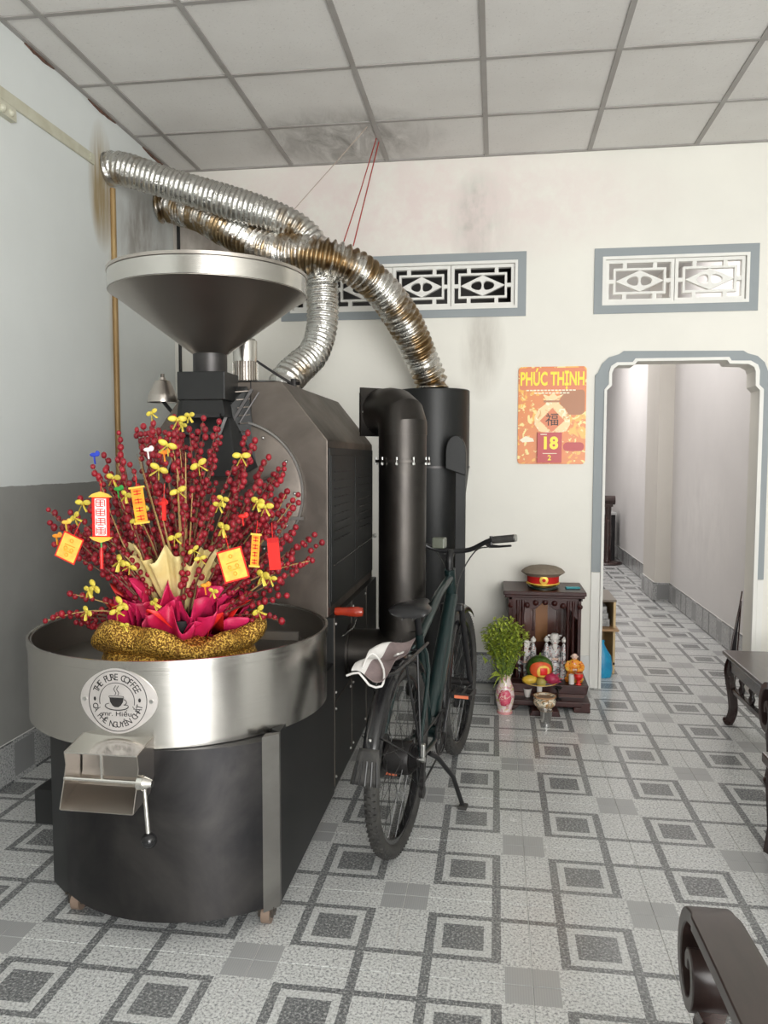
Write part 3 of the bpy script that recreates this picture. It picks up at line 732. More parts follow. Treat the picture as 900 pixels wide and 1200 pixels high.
q = MB(); slab(q, -W2+.004, W2-.004, [(.005, zt_-.005), (.01, zt_-.12)]); q.build('spout_back', m_steelin, spo)
q = MB(); slab(q, -.003, .003, [(.093, zt_-.010), (.090, zt_-.088)], .006); q.build('divider', m_polish, spo)
MB().cyl(SP(-W2-.004, .092, zt_-.088), SP(W2+.02, .092, zt_-.088), .006, 12).build('flap_axle', m_polish, spo, smooth=40)
lv = MB().cyl(SP(W2+.004, .092, zt_-.088), SP(W2+.02, .092, zt_-.088), .022, 20).cyl(SP(W2+.02, .092, zt_-.088), SP(W2+.045, .092, zt_-.088), .019, 20, .011).build('lever_hub', m_polish, ro, smooth=40)
MB().cyl(SP(W2+.022, .095, zt_-.095), SP(W2+.034, .10, zt_-.235), .0065, 12).build('lever_rod', m_polish, lv, smooth=40)
MB().sphere(SP(W2+.036, .101, zt_-.248), .022, 20, 14).build('lever_knob', m_blackg, lv, smooth=60)

# small silver dome lamp beside the machine, on its pole
po = thing('standing_pole', 'thin dark vertical pole in the room corner behind the roaster hopper', 'pole', (-2.02, 4.86, 0))
MB().tube([(-2.02, 4.86, 0), (-2.02, 4.86, 2.94)], .011, 10).build('pole_tube', m_black, po, smooth=40)
MB().bar((-2.02, 4.86, 2.0), (-1.80, 4.80, 2.0), .006, .006).build('cross_wire', m_bolt, po)
be = None
MB().lathe([(0, 1.80), (.012, 1.80), (.014, 1.79), (.032, 1.785), (.045, 1.755), (.058, 1.728), (.060, 1.722), (.064, 1.702), (.064, 1.694), (.056, 1.694), (.05, 1.72), (0, 1.77)], (-1.42, 3.22, 0), 36).build('dome_cap', m_steel2, ro, smooth=30)
MB().cyl((-1.42, 3.22, 1.795), (-1.42, 3.22, 1.815), .008, 10).build('top_knob', m_raw, ro)
MB().tube([(-1.42, 3.22, 1.70), (-1.36, 3.24, 1.62)], .008, 8).build('dome_stem', m_black, ro)

# ------------------------------------------------------------------ pipes, cyclone, ducts
ex = thing('exhaust_pipe', 'black steel exhaust pipe with bolted flange and elbows behind the roaster', 'pipe', (-.414, 3.47, 0))
PX, PY, PR = -.414, 3.47, .106
MB().tube([(PX, PY, .70), (PX, PY, 1.44)], PR, 40).build('riser', m_pipe, ex, smooth=40)
MB().tube([(PX, PY, 1.45), (PX, PY, 1.56)], PR, 40).build('riser', m_pipe, ex, smooth=40)
MB().lathe([(PR, 1.438), (PR+.016, 1.438), (PR+.016, 1.450), (PR, 1.450)], (PX, PY, 0), 40).build('flange_ring', m_pipe, ex, smooth=30)
q = MB()
for k in range(10):
    a = 2*pi*(k+.35)/10; x, y = PX+cos(a)*(PR+.012), PY+sin(a)*(PR+.012); q.cyl((x, y, 1.428), (x, y, 1.462), .004, 8).cyl((x, y, 1.429), (x, y, 1.438), .007, 6)
q.build('flange_bolts', m_bolt, ex, kind='stuff')
hz = V((-.64, .768, 0)); p0 = V((PX, PY, 1.56)); Rb = .10
el = [p0]+[p0+hz*(Rb-Rb*cos(a))+V((0, 0, Rb*sin(a))) for a in (rad(30), rad(60), rad(90))]
q = MB()
el2 = [p0, p0+V((0, 0, .045))]+[p0+V((0, 0, .045))+hz*(Rb-Rb*cos(a))+V((0, 0, Rb*sin(a)*.62)) for a in (rad(33), rad(66), rad(90))]
el2.append(el2[-1]+hz*.07)
q.tube(el2, PR*1.02, 40).build('top_elbow', m_pipe, ex, smooth=22)
fc = el2[-1]; sdv = V((hz.y, -hz.x, 0))
rotm = M4(((sdv.x, hz.x, 0, fc.x), (sdv.y, hz.y, 0, fc.y), (0, 0, 1, fc.z), (0, 0, 0, 1)))
MB().box((-.115, 0, -.110), (.115, .012, .110), rotm).build('flange_plate', m_pipe, ex)
q = MB()
for k in range(8):
    a = 2*pi*k/8; q.sphere(rotm @ V((cos(a)*.104, -.003, sin(a)*.100)), .0065, 8, 6)
q.build('plate_bolts', m_bolt, ex, kind='stuff')
MB().box((-.09, .012, -.09), (.10, .06, .09), rotm).build('fan_outlet', m_black, ex)
q = MB(); q.tube([(PX, PY, .705), (PX-.01, PY, .64), (PX-.055, PY, .595), (PX-.11, PY, .58), (-.655, PY, .58)], PR*.98, 36).build('lower_elbow', m_pipe, ex, smooth=22)
MB().lathe([(PR, 0), (PR+.02, 0), (PR+.02, .012), (PR, .012)], (-.654, PY, .58), 40, (1, 0, 0)).build('wall_flange', m_pipe, ex, smooth=30)

cy = thing('cyclone_collector', 'tall black steel cyclone cylinder standing against the back wall', 'cyclone', (-.385, 4.80, 0))
MB().lathe([(0, 1.868), (.215, 1.868), (.22, 1.862), (.22, 1.40), (.19, 1.15), (.175, .55), (.10, .30), (.10, .05), (0, .05)], (-.385, 4.80, 0), 56).build('drum', m_black, cy, smooth=30)
MB().lathe([(.2205, 1.40), (.223, 1.40), (.223, 1.412), (.2205, 1.412)], (-.385, 4.80, 0), 56).build('seam_ring', m_base, cy, smooth=30)
MB().lathe([(0, 0), (.16, 0), (.16, .05), (0, .05)], (-.385, 4.80, 0), 32).build('foot_plate', m_black, cy, smooth=30)
MB().cyl((-.392, 4.80, 1.862), (-.392, 4.80, 1.90), .088, 32).build('inlet_collar', m_base, cy, smooth=30)
dp = thing('slide_post', 'black square post with hooded top in front of the cyclone', 'post', (-.215, 4.62, 0))
MB().box((-.235, 4.53, 0), (-.175, 4.58, 1.52)).build('post', m_black, dp, bevel=.004)
q = MB(); pts = [(-.29, 1.40)]+[(-.232-.058*cos(a*pi/10), 1.49+.10*sin(a*pi/10)) for a in range(11)]+[(-.174, 1.36)]
q.prism(pts, yfn, 4.50, 4.60); q.build('hood', m_black, dp, smooth=30, bevel=.004)
MB().box((-.30, 4.54, .90), (-.235, 4.57, .93)).build('bracket', m_black, dp)
MB().box((-.245, 4.51, .40), (-.165, 4.60, .44)).build('bracket', m_black, dp)

def duct(name, label, path, r, mat, pitch=.026, amp=.0065):
    P = spline(path, .0045); R_ = []; L = 0
    for i, p in enumerate(P):
        if i: L += (P[i]-P[i-1]).length
        R_.append(r*(1+.035*sin(L*9+1))+amp*sin(2*pi*L/pitch)+random.uniform(-.0012, .0012))
    o = MB().tube(P, R_, 30).build(name, mat, None, smooth=75, loc=path[-1])
    return tag(o, label, 'duct', None)
random.seed(11)
A = [(XL+.003, 4.18, 3.043), (-2.06, 4.18, 3.043), (-1.786, 4.2, 2.955), (-1.447, 4.22, 2.845), (-1.16, 4.25, 2.745), (-1.02, 4.27, 2.64), (-.972, 4.28, 2.50), (-.955, 4.28, 2.34), (-.955, 4.25, 2.16), (-.985, 4.18, 2.02), (-1.05, 4.08, 1.925), (-1.09, 4.02, 1.86), (-1.11, 4.0, 1.80)]
duct('foil_duct', 'silver foil duct from left wall, bending down behind the hopper to roaster roof', A, .083, m_ductA, .028, .0045)
B = [(XL+.003, 4.84, 3.05), (-2.05, 4.84, 3.05), (-1.95, 4.77, 3.0), (-1.75, 4.60, 2.90), (-1.50, 4.40, 2.745), (-1.25, 4.27, 2.60), (-1.0, 4.20, 2.545), (-.80, 4.26, 2.50), (-.66, 4.40, 2.41), (-.54, 4.58, 2.25), (-.455, 4.72, 2.06), (-.40, 4.79, 1.93), (-.392, 4.80, 1.875)]
duct('foil_duct', 'brown stained foil duct curving from the room corner down into the black cyclone', B, .093, m_ductB, .036, .011)
# wall fittings on the left
gp = thing('wall_strut', 'cream painted flat metal strut fixed high on the left wall', 'strut', (XL+.01, 3.6, 3.03))
MB().bar((XL+.006, 2.6, 3.02), (XL+.006, 4.02, 3.035), .012, .055, (0, 0, 1)).build('strut_bar', m_cream, gp, bevel=.004)
MB().cyl((XL, 3.98, 3.035), (XL+.018, 3.98, 3.035), .018, 12).build('end_bolt', m_cream, gp)
MB().box((XL, 3.16, 2.93), (XL+.03, 3.30, 2.985)).sphere((XL+.03, 3.20, 2.95), .018, 10, 6).sphere((XL+.03, 3.26, 2.955), .016, 10, 6).build('clamp', m_cream, gp)
ud = MB().tube([(XL+.012, 4.215, 0.2), (XL+.012, 4.212, 1.44), (XL+.012, 4.21, 2.95)], .016, 12).build('rusty_conduit', m_brass, None, smooth=40, loc=(XL+.012, 4.215, .2))
tag(ud, 'rust brown vertical conduit running down the left wall below the duct', 'conduit')
for nm, lb, pts, m_, r_ in (('hanging_wire', 'dark twine with a knot running from ceiling to the stained duct', [at(441, 165, y=4.7), at(422, 225, y=4.5), at(403, 283, y=4.25)], m_cord_red, .0035),
        ('hanging_wire', 'straight red twine from ceiling to the stained duct, right of the other', [at(444, 165, y=4.75), at(414, 288, y=4.27)], m_cord_red, .004),
        ('hanging_wire', 'pale string from the ceiling slanting left to the silver duct', [at(430, 149, z=H-.002), at(385, 200, y=4.4), at(345, 245, y=4.28)], m_cord, .0028)):
    p0 = V(pts[0]); p0.z = H-.001; pts = [p0]+[V(p) for p in pts[1:]]
    o = MB().tube(pts, r_, 6).build(nm, m_, None, loc=pts[0]); tag(o, lb, 'wire')
MB_ = None

# ------------------------------------------------------------------ wall calendar
ca = thing('wall_calendar', 'orange and gold tear-off wall calendar showing 18 on the back wall', 'calendar', (.34, D, 1.73))
cx0, cx1, cz0, cz1 = .130, .548, 1.424, 2.032
def rrect(x0, x1, z0, z1, r, n=5):
    L = []
    for (cx, cz, a0) in ((x1-r, z1-r, 0), (x0+r, z1-r, 90), (x0+r, z0+r, 180), (x1-r, z0+r, 270)):
        L += [(cx+r*cos(rad(a0+90*i/n)), cz+r*sin(rad(a0+90*i/n))) for i in range(n+1)]
    return L
m_cal = pattern('calendar_print', (.72, .20, .02), (.86, .45, .05), (.88, .70, .25), 9, .35); m_calr = simple('calendar_red', (.50, .035, .035), .4); m_calbr = simple('calendar_brown', (.42, .16, .06), .4)
m_calw = simple('calendar_cream', (.90, .82, .62), .4); m_calp = simple('calendar_pink', (.72, .20, .07), .4); m_calg = pattern('bag_gold', (.88, .62, .30), (.70, .34, .10), (.92, .80, .55), 14, .35)
FY2 = lambda p, q, d: (p, d, q)
MB().prism(rrect(cx0, cx1, cz0, cz1, .022), FY2, D-.010, D-.001).build('board', m_cal, ca)
MB().prism(rrect(cx0+.008, cx1-.008, cz1-.145, cz1-.008, .016), FY2, D-.0112, D-.010).build('title_panel', m_calp, ca)
MB().prism(rrect(cx0+.26, cx1-.008, cz1-.30, cz1-.14, .03), FY2, D-.0111, D-.010).build('print_patch', m_calbr, ca)
q = MB(); add_text(q, 'PHÚC THỊNH', .105, lambda p: (.339+p.x*.61, D-.0135+p.z*-1, 1.952+p.y*1.10), bold=.003); q.build('title_lettering', simple('calendar_yellow', (.95, .78, .02), .4), ca)
q = MB()
for z, w_ in ((1.885, .32), (1.868, .22)):
    for i in range(int(w_/.022)):
        x = .34-w_/2+i*.022; q.box((x, D-.0118, z-.004), (x+.017, D-.0112, z+.004))
q.build('small_lines', m_calw, ca, kind='stuff')
bag = [(.262, 1.63), (.30, 1.62), (.39, 1.62), (.43, 1.63), (.452, 1.67), (.45, 1.72), (.42, 1.77), (.385, 1.80), (.38, 1.822), (.41, 1.86), (.37, 1.848), (.345, 1.868), (.32, 1.848), (.28, 1.862), (.305, 1.822), (.30, 1.80), (.26, 1.77), (.232, 1.72), (.234, 1.67)]
MB().prism(bag, FY2, D-.0128, D-.010).build('money_bag', m_calg, ca)
MB().prism([(.29, 1.81), (.395, 1.81), (.395, 1.822), (.29, 1.822)], FY2, D-.014, D-.0128).build('bag_tie', m_calbr, ca)
MB().prism([(.342, 1.775), (.418, 1.695), (.342, 1.625), (.266, 1.695)], FY2, D-.0135, D-.0128).build('bag_diamond', m_calp, ca)
q = MB(); add_text(q, '\u798f', .085, lambda p: (.342+p.x, D-.0142-p.z, 1.697+p.y)); q.build('bag_character', m_ink, ca)
pad = MB().box((.252, D-.030, 1.432), (.402, D-.010, 1.622)).build('date_pad', m_calr, ca)
q = MB(); add_text(q, '18', .105, lambda p: (.327+p.x, D-.031-p.z, 1.552+p.y), bold=.004); add_text(q, '2', .045, lambda p: (.327+p.x, D-.031-p.z, 1.462+p.y), bold=.001); q.build('date_figures', bpy.data.materials['calendar_yellow'], pad)
MB().box((.285, D-.0308, 1.488), (.372, D-.030, 1.492)).build('date_line', m_calw, pad); MB().box((.270, D-.0308, 1.607), (.31, D-.030, 1.612)).build('date_line', m_calw, pad)
MB().prism([(.142, 1.575), (.18, 1.60), (.225, 1.585), (.232, 1.565), (.16, 1.56)], FY2, D-.0118, D-.010).build('print_patch', m_calw, ca)
MB().prism(rrect(.412, .54, 1.505, 1.56, .025), FY2, D-.0118, D-.010).build('print_patch', m_calr, ca)

# ------------------------------------------------------------------ Tet flower arrangement in the tray
random.seed(21)
ZF = .748
fx0 = at(208, 700, y=2.58).x
FCN = V((fx0, 2.60, ZF))
fa = thing('flower_arrangement', 'festive arrangement of red berry twigs with yellow bows and crimson wrap in the steel tray', 'flower arrangement', FCN)
MB().lathe([(0, 0), (.11, 0), (.13, .10), (.135, .16), (0, .16)], FCN, 28).build('planter', m_black, fa, smooth=40)
def ruffle(r0, r1, z0, z1, k, amp, zamp, seed, n=150, m=9, bulge=0, th=.0):
    rnd = random.Random(seed); ph = [rnd.uniform(0, 6.28) for _ in range(6)]; q = MB(); b = 0
    for j in range(m+1):
        t = j/m
        for i in range(n):
            a = 2*pi*i/n
            wv = sin(k*a+ph[0])+.6*sin(k*1.7//1*a+ph[1])+.4*sin((k*2+3)*a+ph[2])
            r = r0+(r1-r0)*t+bulge*sin(pi*t)+amp*t*wv*.5
            z = z0+(z1-z0)*t+zamp*t*(sin((k//2+1)*a+ph[3])+.5*sin((k+3)*a+ph[4]))
            q.v.append(FCN+V((cos(a)*r, sin(a)*r*.92, z)))
    for j in range(m):
        for i in range(n): q.f.append((j*n+i, j*n+(i+1) % n, (j+1)*n+(i+1) % n, (j+1)*n+i))
    return q
def solid(o, t=.0015):
    s_ = o.modifiers.new('solid', 'SOLIDIFY'); s_.thickness = t; return o
# gold mesh bag: low bulging collar
solid(ruffle(.13, .265, .004, .145, 5, .035, .028, 4, bulge=.085).build('gold_mesh_wrap', m_mesh, fa, smooth=80))
solid(ruffle(.27, .19, .006, .105, 4, .05, .02, 9, bulge=.03).build('gold_mesh_wrap', m_mesh, fa, smooth=80))
solid(ruffle(.12, .205, .08, .185, 13, .075, .040, 5, bulge=.03).build('crimson_wrap', m_pinkw, fa, smooth=80))
solid(ruffle(.09, .17, .12, .245, 17, .08, .045, 6).build('crimson_wrap', m_pinkw, fa, smooth=80))
solid(ruffle(.06, .165, .18, .385, 15, .028, .026, 7).build('cream_wrap', m_cream_wrap, fa, smooth=80))
for i in range(44):                                  # folded crimson points standing out of the wrap
    a = 2*pi*i/26+random.uniform(-.1, .1); r = random.uniform(.13, .215); c = FCN+V((cos(a)*r, sin(a)*r*.92, random.uniform(.09, .16)))
    h = random.uniform(.05, .10); out = V((cos(a), sin(a), 0)); sd = V((-sin(a), cos(a), 0)); w_ = random.uniform(.03, .05)
    tip = c+out*random.uniform(.0, .05)+V((0, 0, h))+sd*random.uniform(-.04, .04)
    q = MB(); q.add([c-sd*w_, c+sd*w_, tip+sd*w_*.7, tip-sd*w_*.5, c-out*.035+V((0, 0, .01)), tip+out*.03+V((0, 0, .012))], [(0, 4, 5, 3), (4, 1, 2, 5)])
    solid(q.build('wrap_point', m_pinkw if i % 4 else m_redp, fa, smooth=60), .002)
# twigs with berries
nb = 128
for i in range(nb):
    if i < 62:
        th = rad(-58+116*((i % 31)+random.uniform(0, 1))/31); dep = random.uniform(-.55, .75)
    else:
        th = rad(random.uniform(-44, 44)); dep = random.uniform(-.9, .9)
    if i >= 118: th = rad(random.choice([-1, -1, 1])*random.uniform(62, 84)); dep = random.uniform(-.6, .3)
    Lm = .80-.36*(abs(th)/rad(70))**1.2
    L = Lm*(random.uniform(.80, 1.0) if i < 62 else random.uniform(.55, .92))
    if i >= 118: L = random.uniform(.28, .40)
    b0 = FCN+V((sin(th)*.07, dep*.05, .12)); d = V((sin(th), dep*.42, cos(th))).normalized()
    sag = random.uniform(-.04, .05); side = V((cos(th), 0, -sin(th)))
    P = [b0+d*L*t+side*sag*sin(pi*t)+V((0, 0, -.04*abs(sin(th))*t*t)) for t in [k/8 for k in range(9)]]
    if max(p.z for p in P) < ZF: continue
    tw = MB().tube(P, [.0042-.0024*k/8 for k in range(9)], 5).build('twig', m_twig if i % 5 else m_twigl, fa)
    q = MB(); step = random.uniform(.021, .028); n = int(L*.80/step)
    for k in range(n):
        t = 1-k*step/L; f = t*8; j = min(int(f), 7); p = P[j].lerp(P[j+1], f-j)
        if (k > 4 and random.random() < .22): continue
        a = random.uniform(0, 6.28); nrm = side*cos(a)+d.cross(side)*sin(a); r = random.uniform(.0086, .0122)
        q.sphere(p+nrm*(r*.8 if k else 0), r, 7, 5, (1, 1, random.uniform(.95, 1.25)))
    q.build('berries', m_berry, tw, smooth=80, kind='stuff')
for i in range(10):
    th = rad(random.uniform(-30, 30)); b0 = FCN+V((0, 0, .15)); d = V((sin(th), random.uniform(-.4, .1), cos(th))).normalized(); L = random.uniform(.4, .62)
    MB().tube([b0, b0+d*L*.5+V((.01, 0, 0)), b0+d*L], [.004, .006, .001], 6, flat=.35).build('dried_stalk', m_twigl, fa)
def bow_mesh(s_=1.0):
    q = MB()
    for k in (-1, 1):
        q.sphere((k*.016*s_, 0, .004*s_), .014*s_, 10, 7, (1.15, .45, .75))
        q.tube([(0, 0, 0), (k*.008*s_, -.002, -.016*s_), (k*.016*s_, .002, -.032*s_)], [.003*s_, .006*s_, .007*s_], 6, flat=.3)
    q.sphere((0, -.004*s_, 0), .006*s_, 8, 6); return q
bow0 = None
BW_ = [(208, 492), (222, 487), (214, 498), (178, 484), (209, 576), (152, 664), (141, 658), (110, 688), (137, 716), (142, 708), (181, 706), (166, 593), (97, 590), (88, 606), (133, 560), (283, 535), (261, 585), (257, 592),
       (302, 588), (311, 594), (227, 645), (250, 693), (308, 674), (317, 678), (104, 691), (146, 733), (102, 717), (303, 716), (233, 545), (196, 522), (235, 655), (160, 610), (205, 630), (186, 550), (148, 580), (262, 618)]
for i, (u, v) in enumerate(BW_):
    p = at(u, v, y=2.36+.10*random.random()-.03)
    if bow0 is None: o = bow0 = bow_mesh().build('bow', m_bow, fa, smooth=60, local=True)
    else: o = bow0.copy(); COL.objects.link(o); o.parent = fa
    k = random.uniform(.6, 1.0)
    o.matrix_basis = M4.Translation(p-FCN) @ M4.Rotation(random.uniform(-.8, .8), 4, 'Y') @ M4.Rotation(random.uniform(-.6, .6), 4, 'Z') @ M4.Diagonal((k, k, k, 1))
for (u, v, mt_) in ((110, 533, m_blue), (138, 573, m_greenp), (173, 527, m_whitep), (192, 530, m_orangep), (66, 628, m_orangep), (77, 612, m_gold), (240, 686, m_orangep), (190, 590, m_redp), (284, 605, m_redp)):
    p = at(u, v, y=2.38); q = MB()
    q.sphere(p, .010, 8, 5, (1.5, .5, .7)).sphere(p+V((.012, 0, .004)), .008, 8, 5, (1.1, .5, 1.2)).bar(p, p+V((.004, 0, -.03)), .006, .003); q.build('foil_trinket', mt_, fa)
# paper charms hanging among the twigs
def charm(u, v, w_, h_, ang, kind, label, y=2.30):
    p = at(u, v, y=y); o = thing('paper_charm', label, 'ornament', p)
    o.rotation_euler = (0, -rad(ang), 0)
    wx, hz_ = w_/2, h_/2
    def bx(nm, m_, a, b, par=o, dy=(0, .002), **k): return MB().box((a[0], dy[0], a[1]), (b[0], dy[1], b[1])).build(nm, m_, par, local=True, **k)
    MB().tube([(0, .001, hz_), (0, .008, hz_+.045)], .0012, 5).build('hanging_thread', m_redp, o, local=True)
    if kind == 'scroll':
        bx('paper', m_redp, (-wx, -hz_), (wx, hz_)); bx('print_field', m_whitep, (-wx*.66, -hz_*.93), (wx*.66, hz_*.93), dy=(-.0006, 0))
        q = MB(); r_ = random.Random(u)
        for k in range(4):
            zc = hz_*.93*(.75-.5*k); c = h_*.93/4*.42
            for t in (-.8, -.25, .3, .85): q.box((-wx*.5*r_.uniform(.6, 1), -.0014, zc+c*t-.0012), (wx*.5*r_.uniform(.6, 1), -.0006, zc+c*t+.0012))
            for t in (-.5, 0, .5): q.box((wx*t-.0012, -.0014, zc-c*.8), (wx*t+.0012, -.0006, zc+c*.85))
        q.build('characters', m_redp, o, local=True, kind='stuff')
        for s_ in (-1, 1): MB().prism([(-wx*1.35, 0), (wx*1.35, 0), (wx*.9, .010), (0, .018), (-wx*.9, .010)], lambda a, b, d: (a, d, s_*(hz_+b)), -.003, .004).build('gold_cap', m_gold, o, local=True)
        MB().cyl((0, 0, -hz_-.014), (0, 0, -hz_-.035), .003, 8).build('bead', m_greenp, o, local=True)
        MB().tube([(0, 0, -hz_-.033), (0, 0, -hz_-.06), (0, 0, -hz_-.10)], [.003, .006, .005], 8).build('tassel', m_redp, o, local=True)
    elif kind == 'tag':
        bx('paper', m_redp, (-wx, -hz_), (wx, hz_)); bx('print_field', m_yelp, (-wx*.88, -hz_*.9), (wx*.88, hz_*.9), dy=(-.0006, 0))
        q = MB()
        for (a, b) in ((.0, .55), (-.3, -.1), (.3, -.1), (0, -.55)):
            q.lathe([(.004, 0), (.007, 0), (.007, .001), (.004, .001)], (wx*a, -.0006, hz_*b), 10, (0, -1, 0))
        q.bar((-wx*.5, -.001, hz_*.15), (wx*.5, -.001, hz_*.2), .001, .003).bar((-wx*.4, -.001, -hz_*.3), (wx*.5, -.001, -hz_*.28), .001, .003)
        q.build('characters', m_orangep, o, local=True, kind='stuff')
    elif kind == 'packet':
        bx('paper', m_redp, (-wx, -hz_), (wx, hz_), dy=(-.001, .004)); bx('flap', simple('red_paper_dark', (.5, .01, .01), .4), (-wx, hz_*.7), (wx, hz_), dy=(-.002, -.001))
    else:
        bx('paper', m_orangep, (-wx, -hz_), (wx, hz_)); bx('gold_cap', m_gold, (-wx*1.3, hz_), (wx*1.3, hz_+.006), dy=(-.001, .003)); bx('gold_cap', m_gold, (-wx*1.3, -hz_-.006), (wx*1.3, -hz_), dy=(-.001, .003))
        q = MB()
        for k in range(4): 
            z = hz_*(.75-.5*k); q.box((-wx*.6, -.0009, z-.006), (wx*.6, 0, z-.003)).box((-wx*.6, -.0009, z+.003), (wx*.6, 0, z+.006)).box((-.0012, -.0009, z-.008), (.0012, 0, z+.008))
        q.build('characters', m_redp, o, local=True, kind='stuff')
    return o
charm(118, 606, .058, .125, 0, 'scroll', 'tall red scroll charm with white print and gold caps at upper left of the flowers')
charm(81, 642, .072, .088, -24, 'tag', 'yellow and red paper tag tilted at far left of the flowers')
charm(273, 662, .082, .100, 16, 'tag', 'large yellow square paper tag at lower right of the flowers')
charm(299, 645, .026, .092, -4, 'strip', 'slim orange scroll charm between the yellow tag and red packet')
charm(321, 649, .036, .098, 5, 'packet', 'plain red packet hanging at the right end of the flowers')
charm(163, 592, .040, .105, 8, 'strip', 'orange and gold strip charm in the middle left of the flowers')
charm(192, 597, .012, .07, 0, 'packet', 'thin red tassel strip hanging in the middle of the flowers')

# ------------------------------------------------------------------ bicycle
bm4 = M4.Translation((-.345, 2.825, 0)) @ M4.Rotation(rad(80.5), 4, 'Z') @ M4.Rotation(rad(0.0), 4, 'X')
bi = thing('bicycle', 'dark green electric bicycle with black fenders leaning by the roaster', 'bicycle', mat=bm4)
def bb(mb, name, mat, par=None, **k):
    o = mb.build(name, mat, None, local=True, **k); o.parent = par or bi; return o
RH, FH, WR = V((0, 0, .35)), V((1.045, 0, .35)), .35
def circ(c, r, n, y=0, a0=0, a1=360): return [c+V((r*cos(rad(a0+(a1-a0)*i/n)), y, r*sin(rad(a0+(a1-a0)*i/n)))) for i in range(n if a1-a0 == 360 else n+1)]
def wheel(hub, name, rot=0):
    t = MB().tube(circ(hub, WR-.026, 64), .026, 14, closed=True)
    w_ = bb(t, 'tire', m_rubber, smooth=60)
    q = MB()
    for k in range(90):
        a = 2*pi*k/90
        for s_ in (-1, 0, 1):
            ph = s_*.6; r = WR-.026+.0265*cos(ph); c = hub+V((r*cos(a+(s_ == 0)*.03), .0265*sin(ph), r*sin(a+(s_ == 0)*.03)))
            q.cbox(c, (.008, .010, .006), M4.Rotation(-a, 3, 'Y'))
    bb(q, 'tread_knobs', m_rubber, w_, kind='stuff')
    q = MB(); n = 64; pr_ = [(WR-.046, -.012), (WR-.046, .012), (WR-.062, .010), (WR-.062, -.010)]
    for i in range(n):
        a = 2*pi*i/n
        for r, y in pr_: q.v.append(hub+V((r*cos(a), y, r*sin(a))))
    for i in range(n):
        for k in range(4): q.f.append((i*4+k, i*4+(k+1) % 4, ((i+1) % n)*4+(k+1) % 4, ((i+1) % n)*4+k))
    bb(q, 'rim', m_blackg, smooth=40)
    q = MB()
    for k in range(36):
        a = 2*pi*k/36; s_ = 1 if k % 2 else -1; a2 = a+(.9 if (k//2) % 2 else -.9)
        q.tube([hub+V((.05*cos(a2), s_*.03, .05*sin(a2))), hub+V(((WR-.06)*cos(a), 0, (WR-.06)*sin(a)))], .0012, 4, caps=False)
    bb(q, 'spokes', m_spoke, kind='stuff')
wheel(RH, 'rear'); wheel(FH, 'front')
bb(MB().lathe([(0, -.068), (.018, -.068), (.03, -.055), (.058, -.045), (.062, -.03), (.062, .03), (.058, .045), (.03, .055), (.018, .068), (0, .068)], RH, 32, (0, 1, 0)), 'motor_hub', m_hub, smooth=40)
bb(MB().lathe([(.02, 0), (.08, 0), (.08, .002), (.02, .002)], RH+V((0, .058, 0)), 36, (0, 1, 0)), 'brake_disc', m_spoke, smooth=30)
q = MB()
for k in range(7): q.lathe([(.012, 0), (.058-.005*k, 0), (.058-.005*k, .0022), (.012, .0022)], RH+V((0, -.045-.005*k, 0)), 28, (0, -1, 0))
bb(q, 'cassette', m_hub, smooth=30, kind='stuff')
bb(MB().cyl(RH+V((0, -.095, 0)), RH+V((0, .095, 0)), .007, 10), 'rear_axle', m_bolt); bb(MB().cyl(RH+V((0, -.099, 0)), RH+V((0, -.086, 0)), .011, 6), 'axle_nut', m_bolt)
bb(MB().cyl(FH+V((0, -.055, 0)), FH+V((0, .055, 0)), .02, 16), 'front_hub', m_hub, smooth=40)
BB = V((.44, 0, .30)); SCl = V((.285, 0, .735)); HT, HB = V((.815, 0, .935)), V((.865, 0, .785))
bb(MB().tube([HT-V((.003, 0, -.01)), HB], .026, 18), 'head_tube', m_frame, smooth=40)
bb(MB().tube([HT+V((.012, 0, -.03)), V((.60, 0, .86)), V((.42, 0, .785)), SCl], [.020, .019, .018, .017], 14), 'top_tube', m_frame, smooth=40)
dtube = bb(MB().tube([HB+V((-.005, 0, .03)), V((.68, 0, .58)), BB+V((.03, 0, .04))], [.030, .038, .038], 18, flat=1.1), 'down_tube', m_frame, smooth=40)
bb(MB().bar(V((.775, -.0, .705)), V((.56, 0, .455)), .055, .05, (0, 1, 0)), 'battery', m_bikeb, dtube, bevel=.008)
bb(MB().tube([SCl+V((-.008, 0, .02)), BB], .017, 14), 'seat_tube', m_frame, smooth=40)
bb(MB().cyl(BB+V((0, -.04, 0)), BB+V((0, .04, 0)), .026, 18), 'bottom_bracket', m_frame, smooth=40)
for s_ in (-1, 1):
    bb(MB().tube(spline([BB+V((-.01, s_*.03, -.005)), V((.30, s_*.055, .305)), RH+V((.0, s_*.072, -.0))], .04), .010, 10), 'chain_stay', m_frame, smooth=40)
    bb(MB().tube(spline([SCl+V((-.01, s_*.018, -.03)), V((.21, s_*.055, .63)), RH+V((0, s_*.075, .01))], .04), .0085, 10), 'seat_stay', m_frame, smooth=40)
    bb(MB().tube(spline([HB+V((.008, s_*.045, -.035)), V((.93, s_*.05, .60)), FH+V((0, s_*.058, 0))], .05), .014, 12), 'fork_leg', m_bikeb, smooth=40)
bb(MB().cbox(HB+V((.008, 0, -.03)), (.045, .11, .035)), 'fork_crown', m_bikeb, bevel=.008)
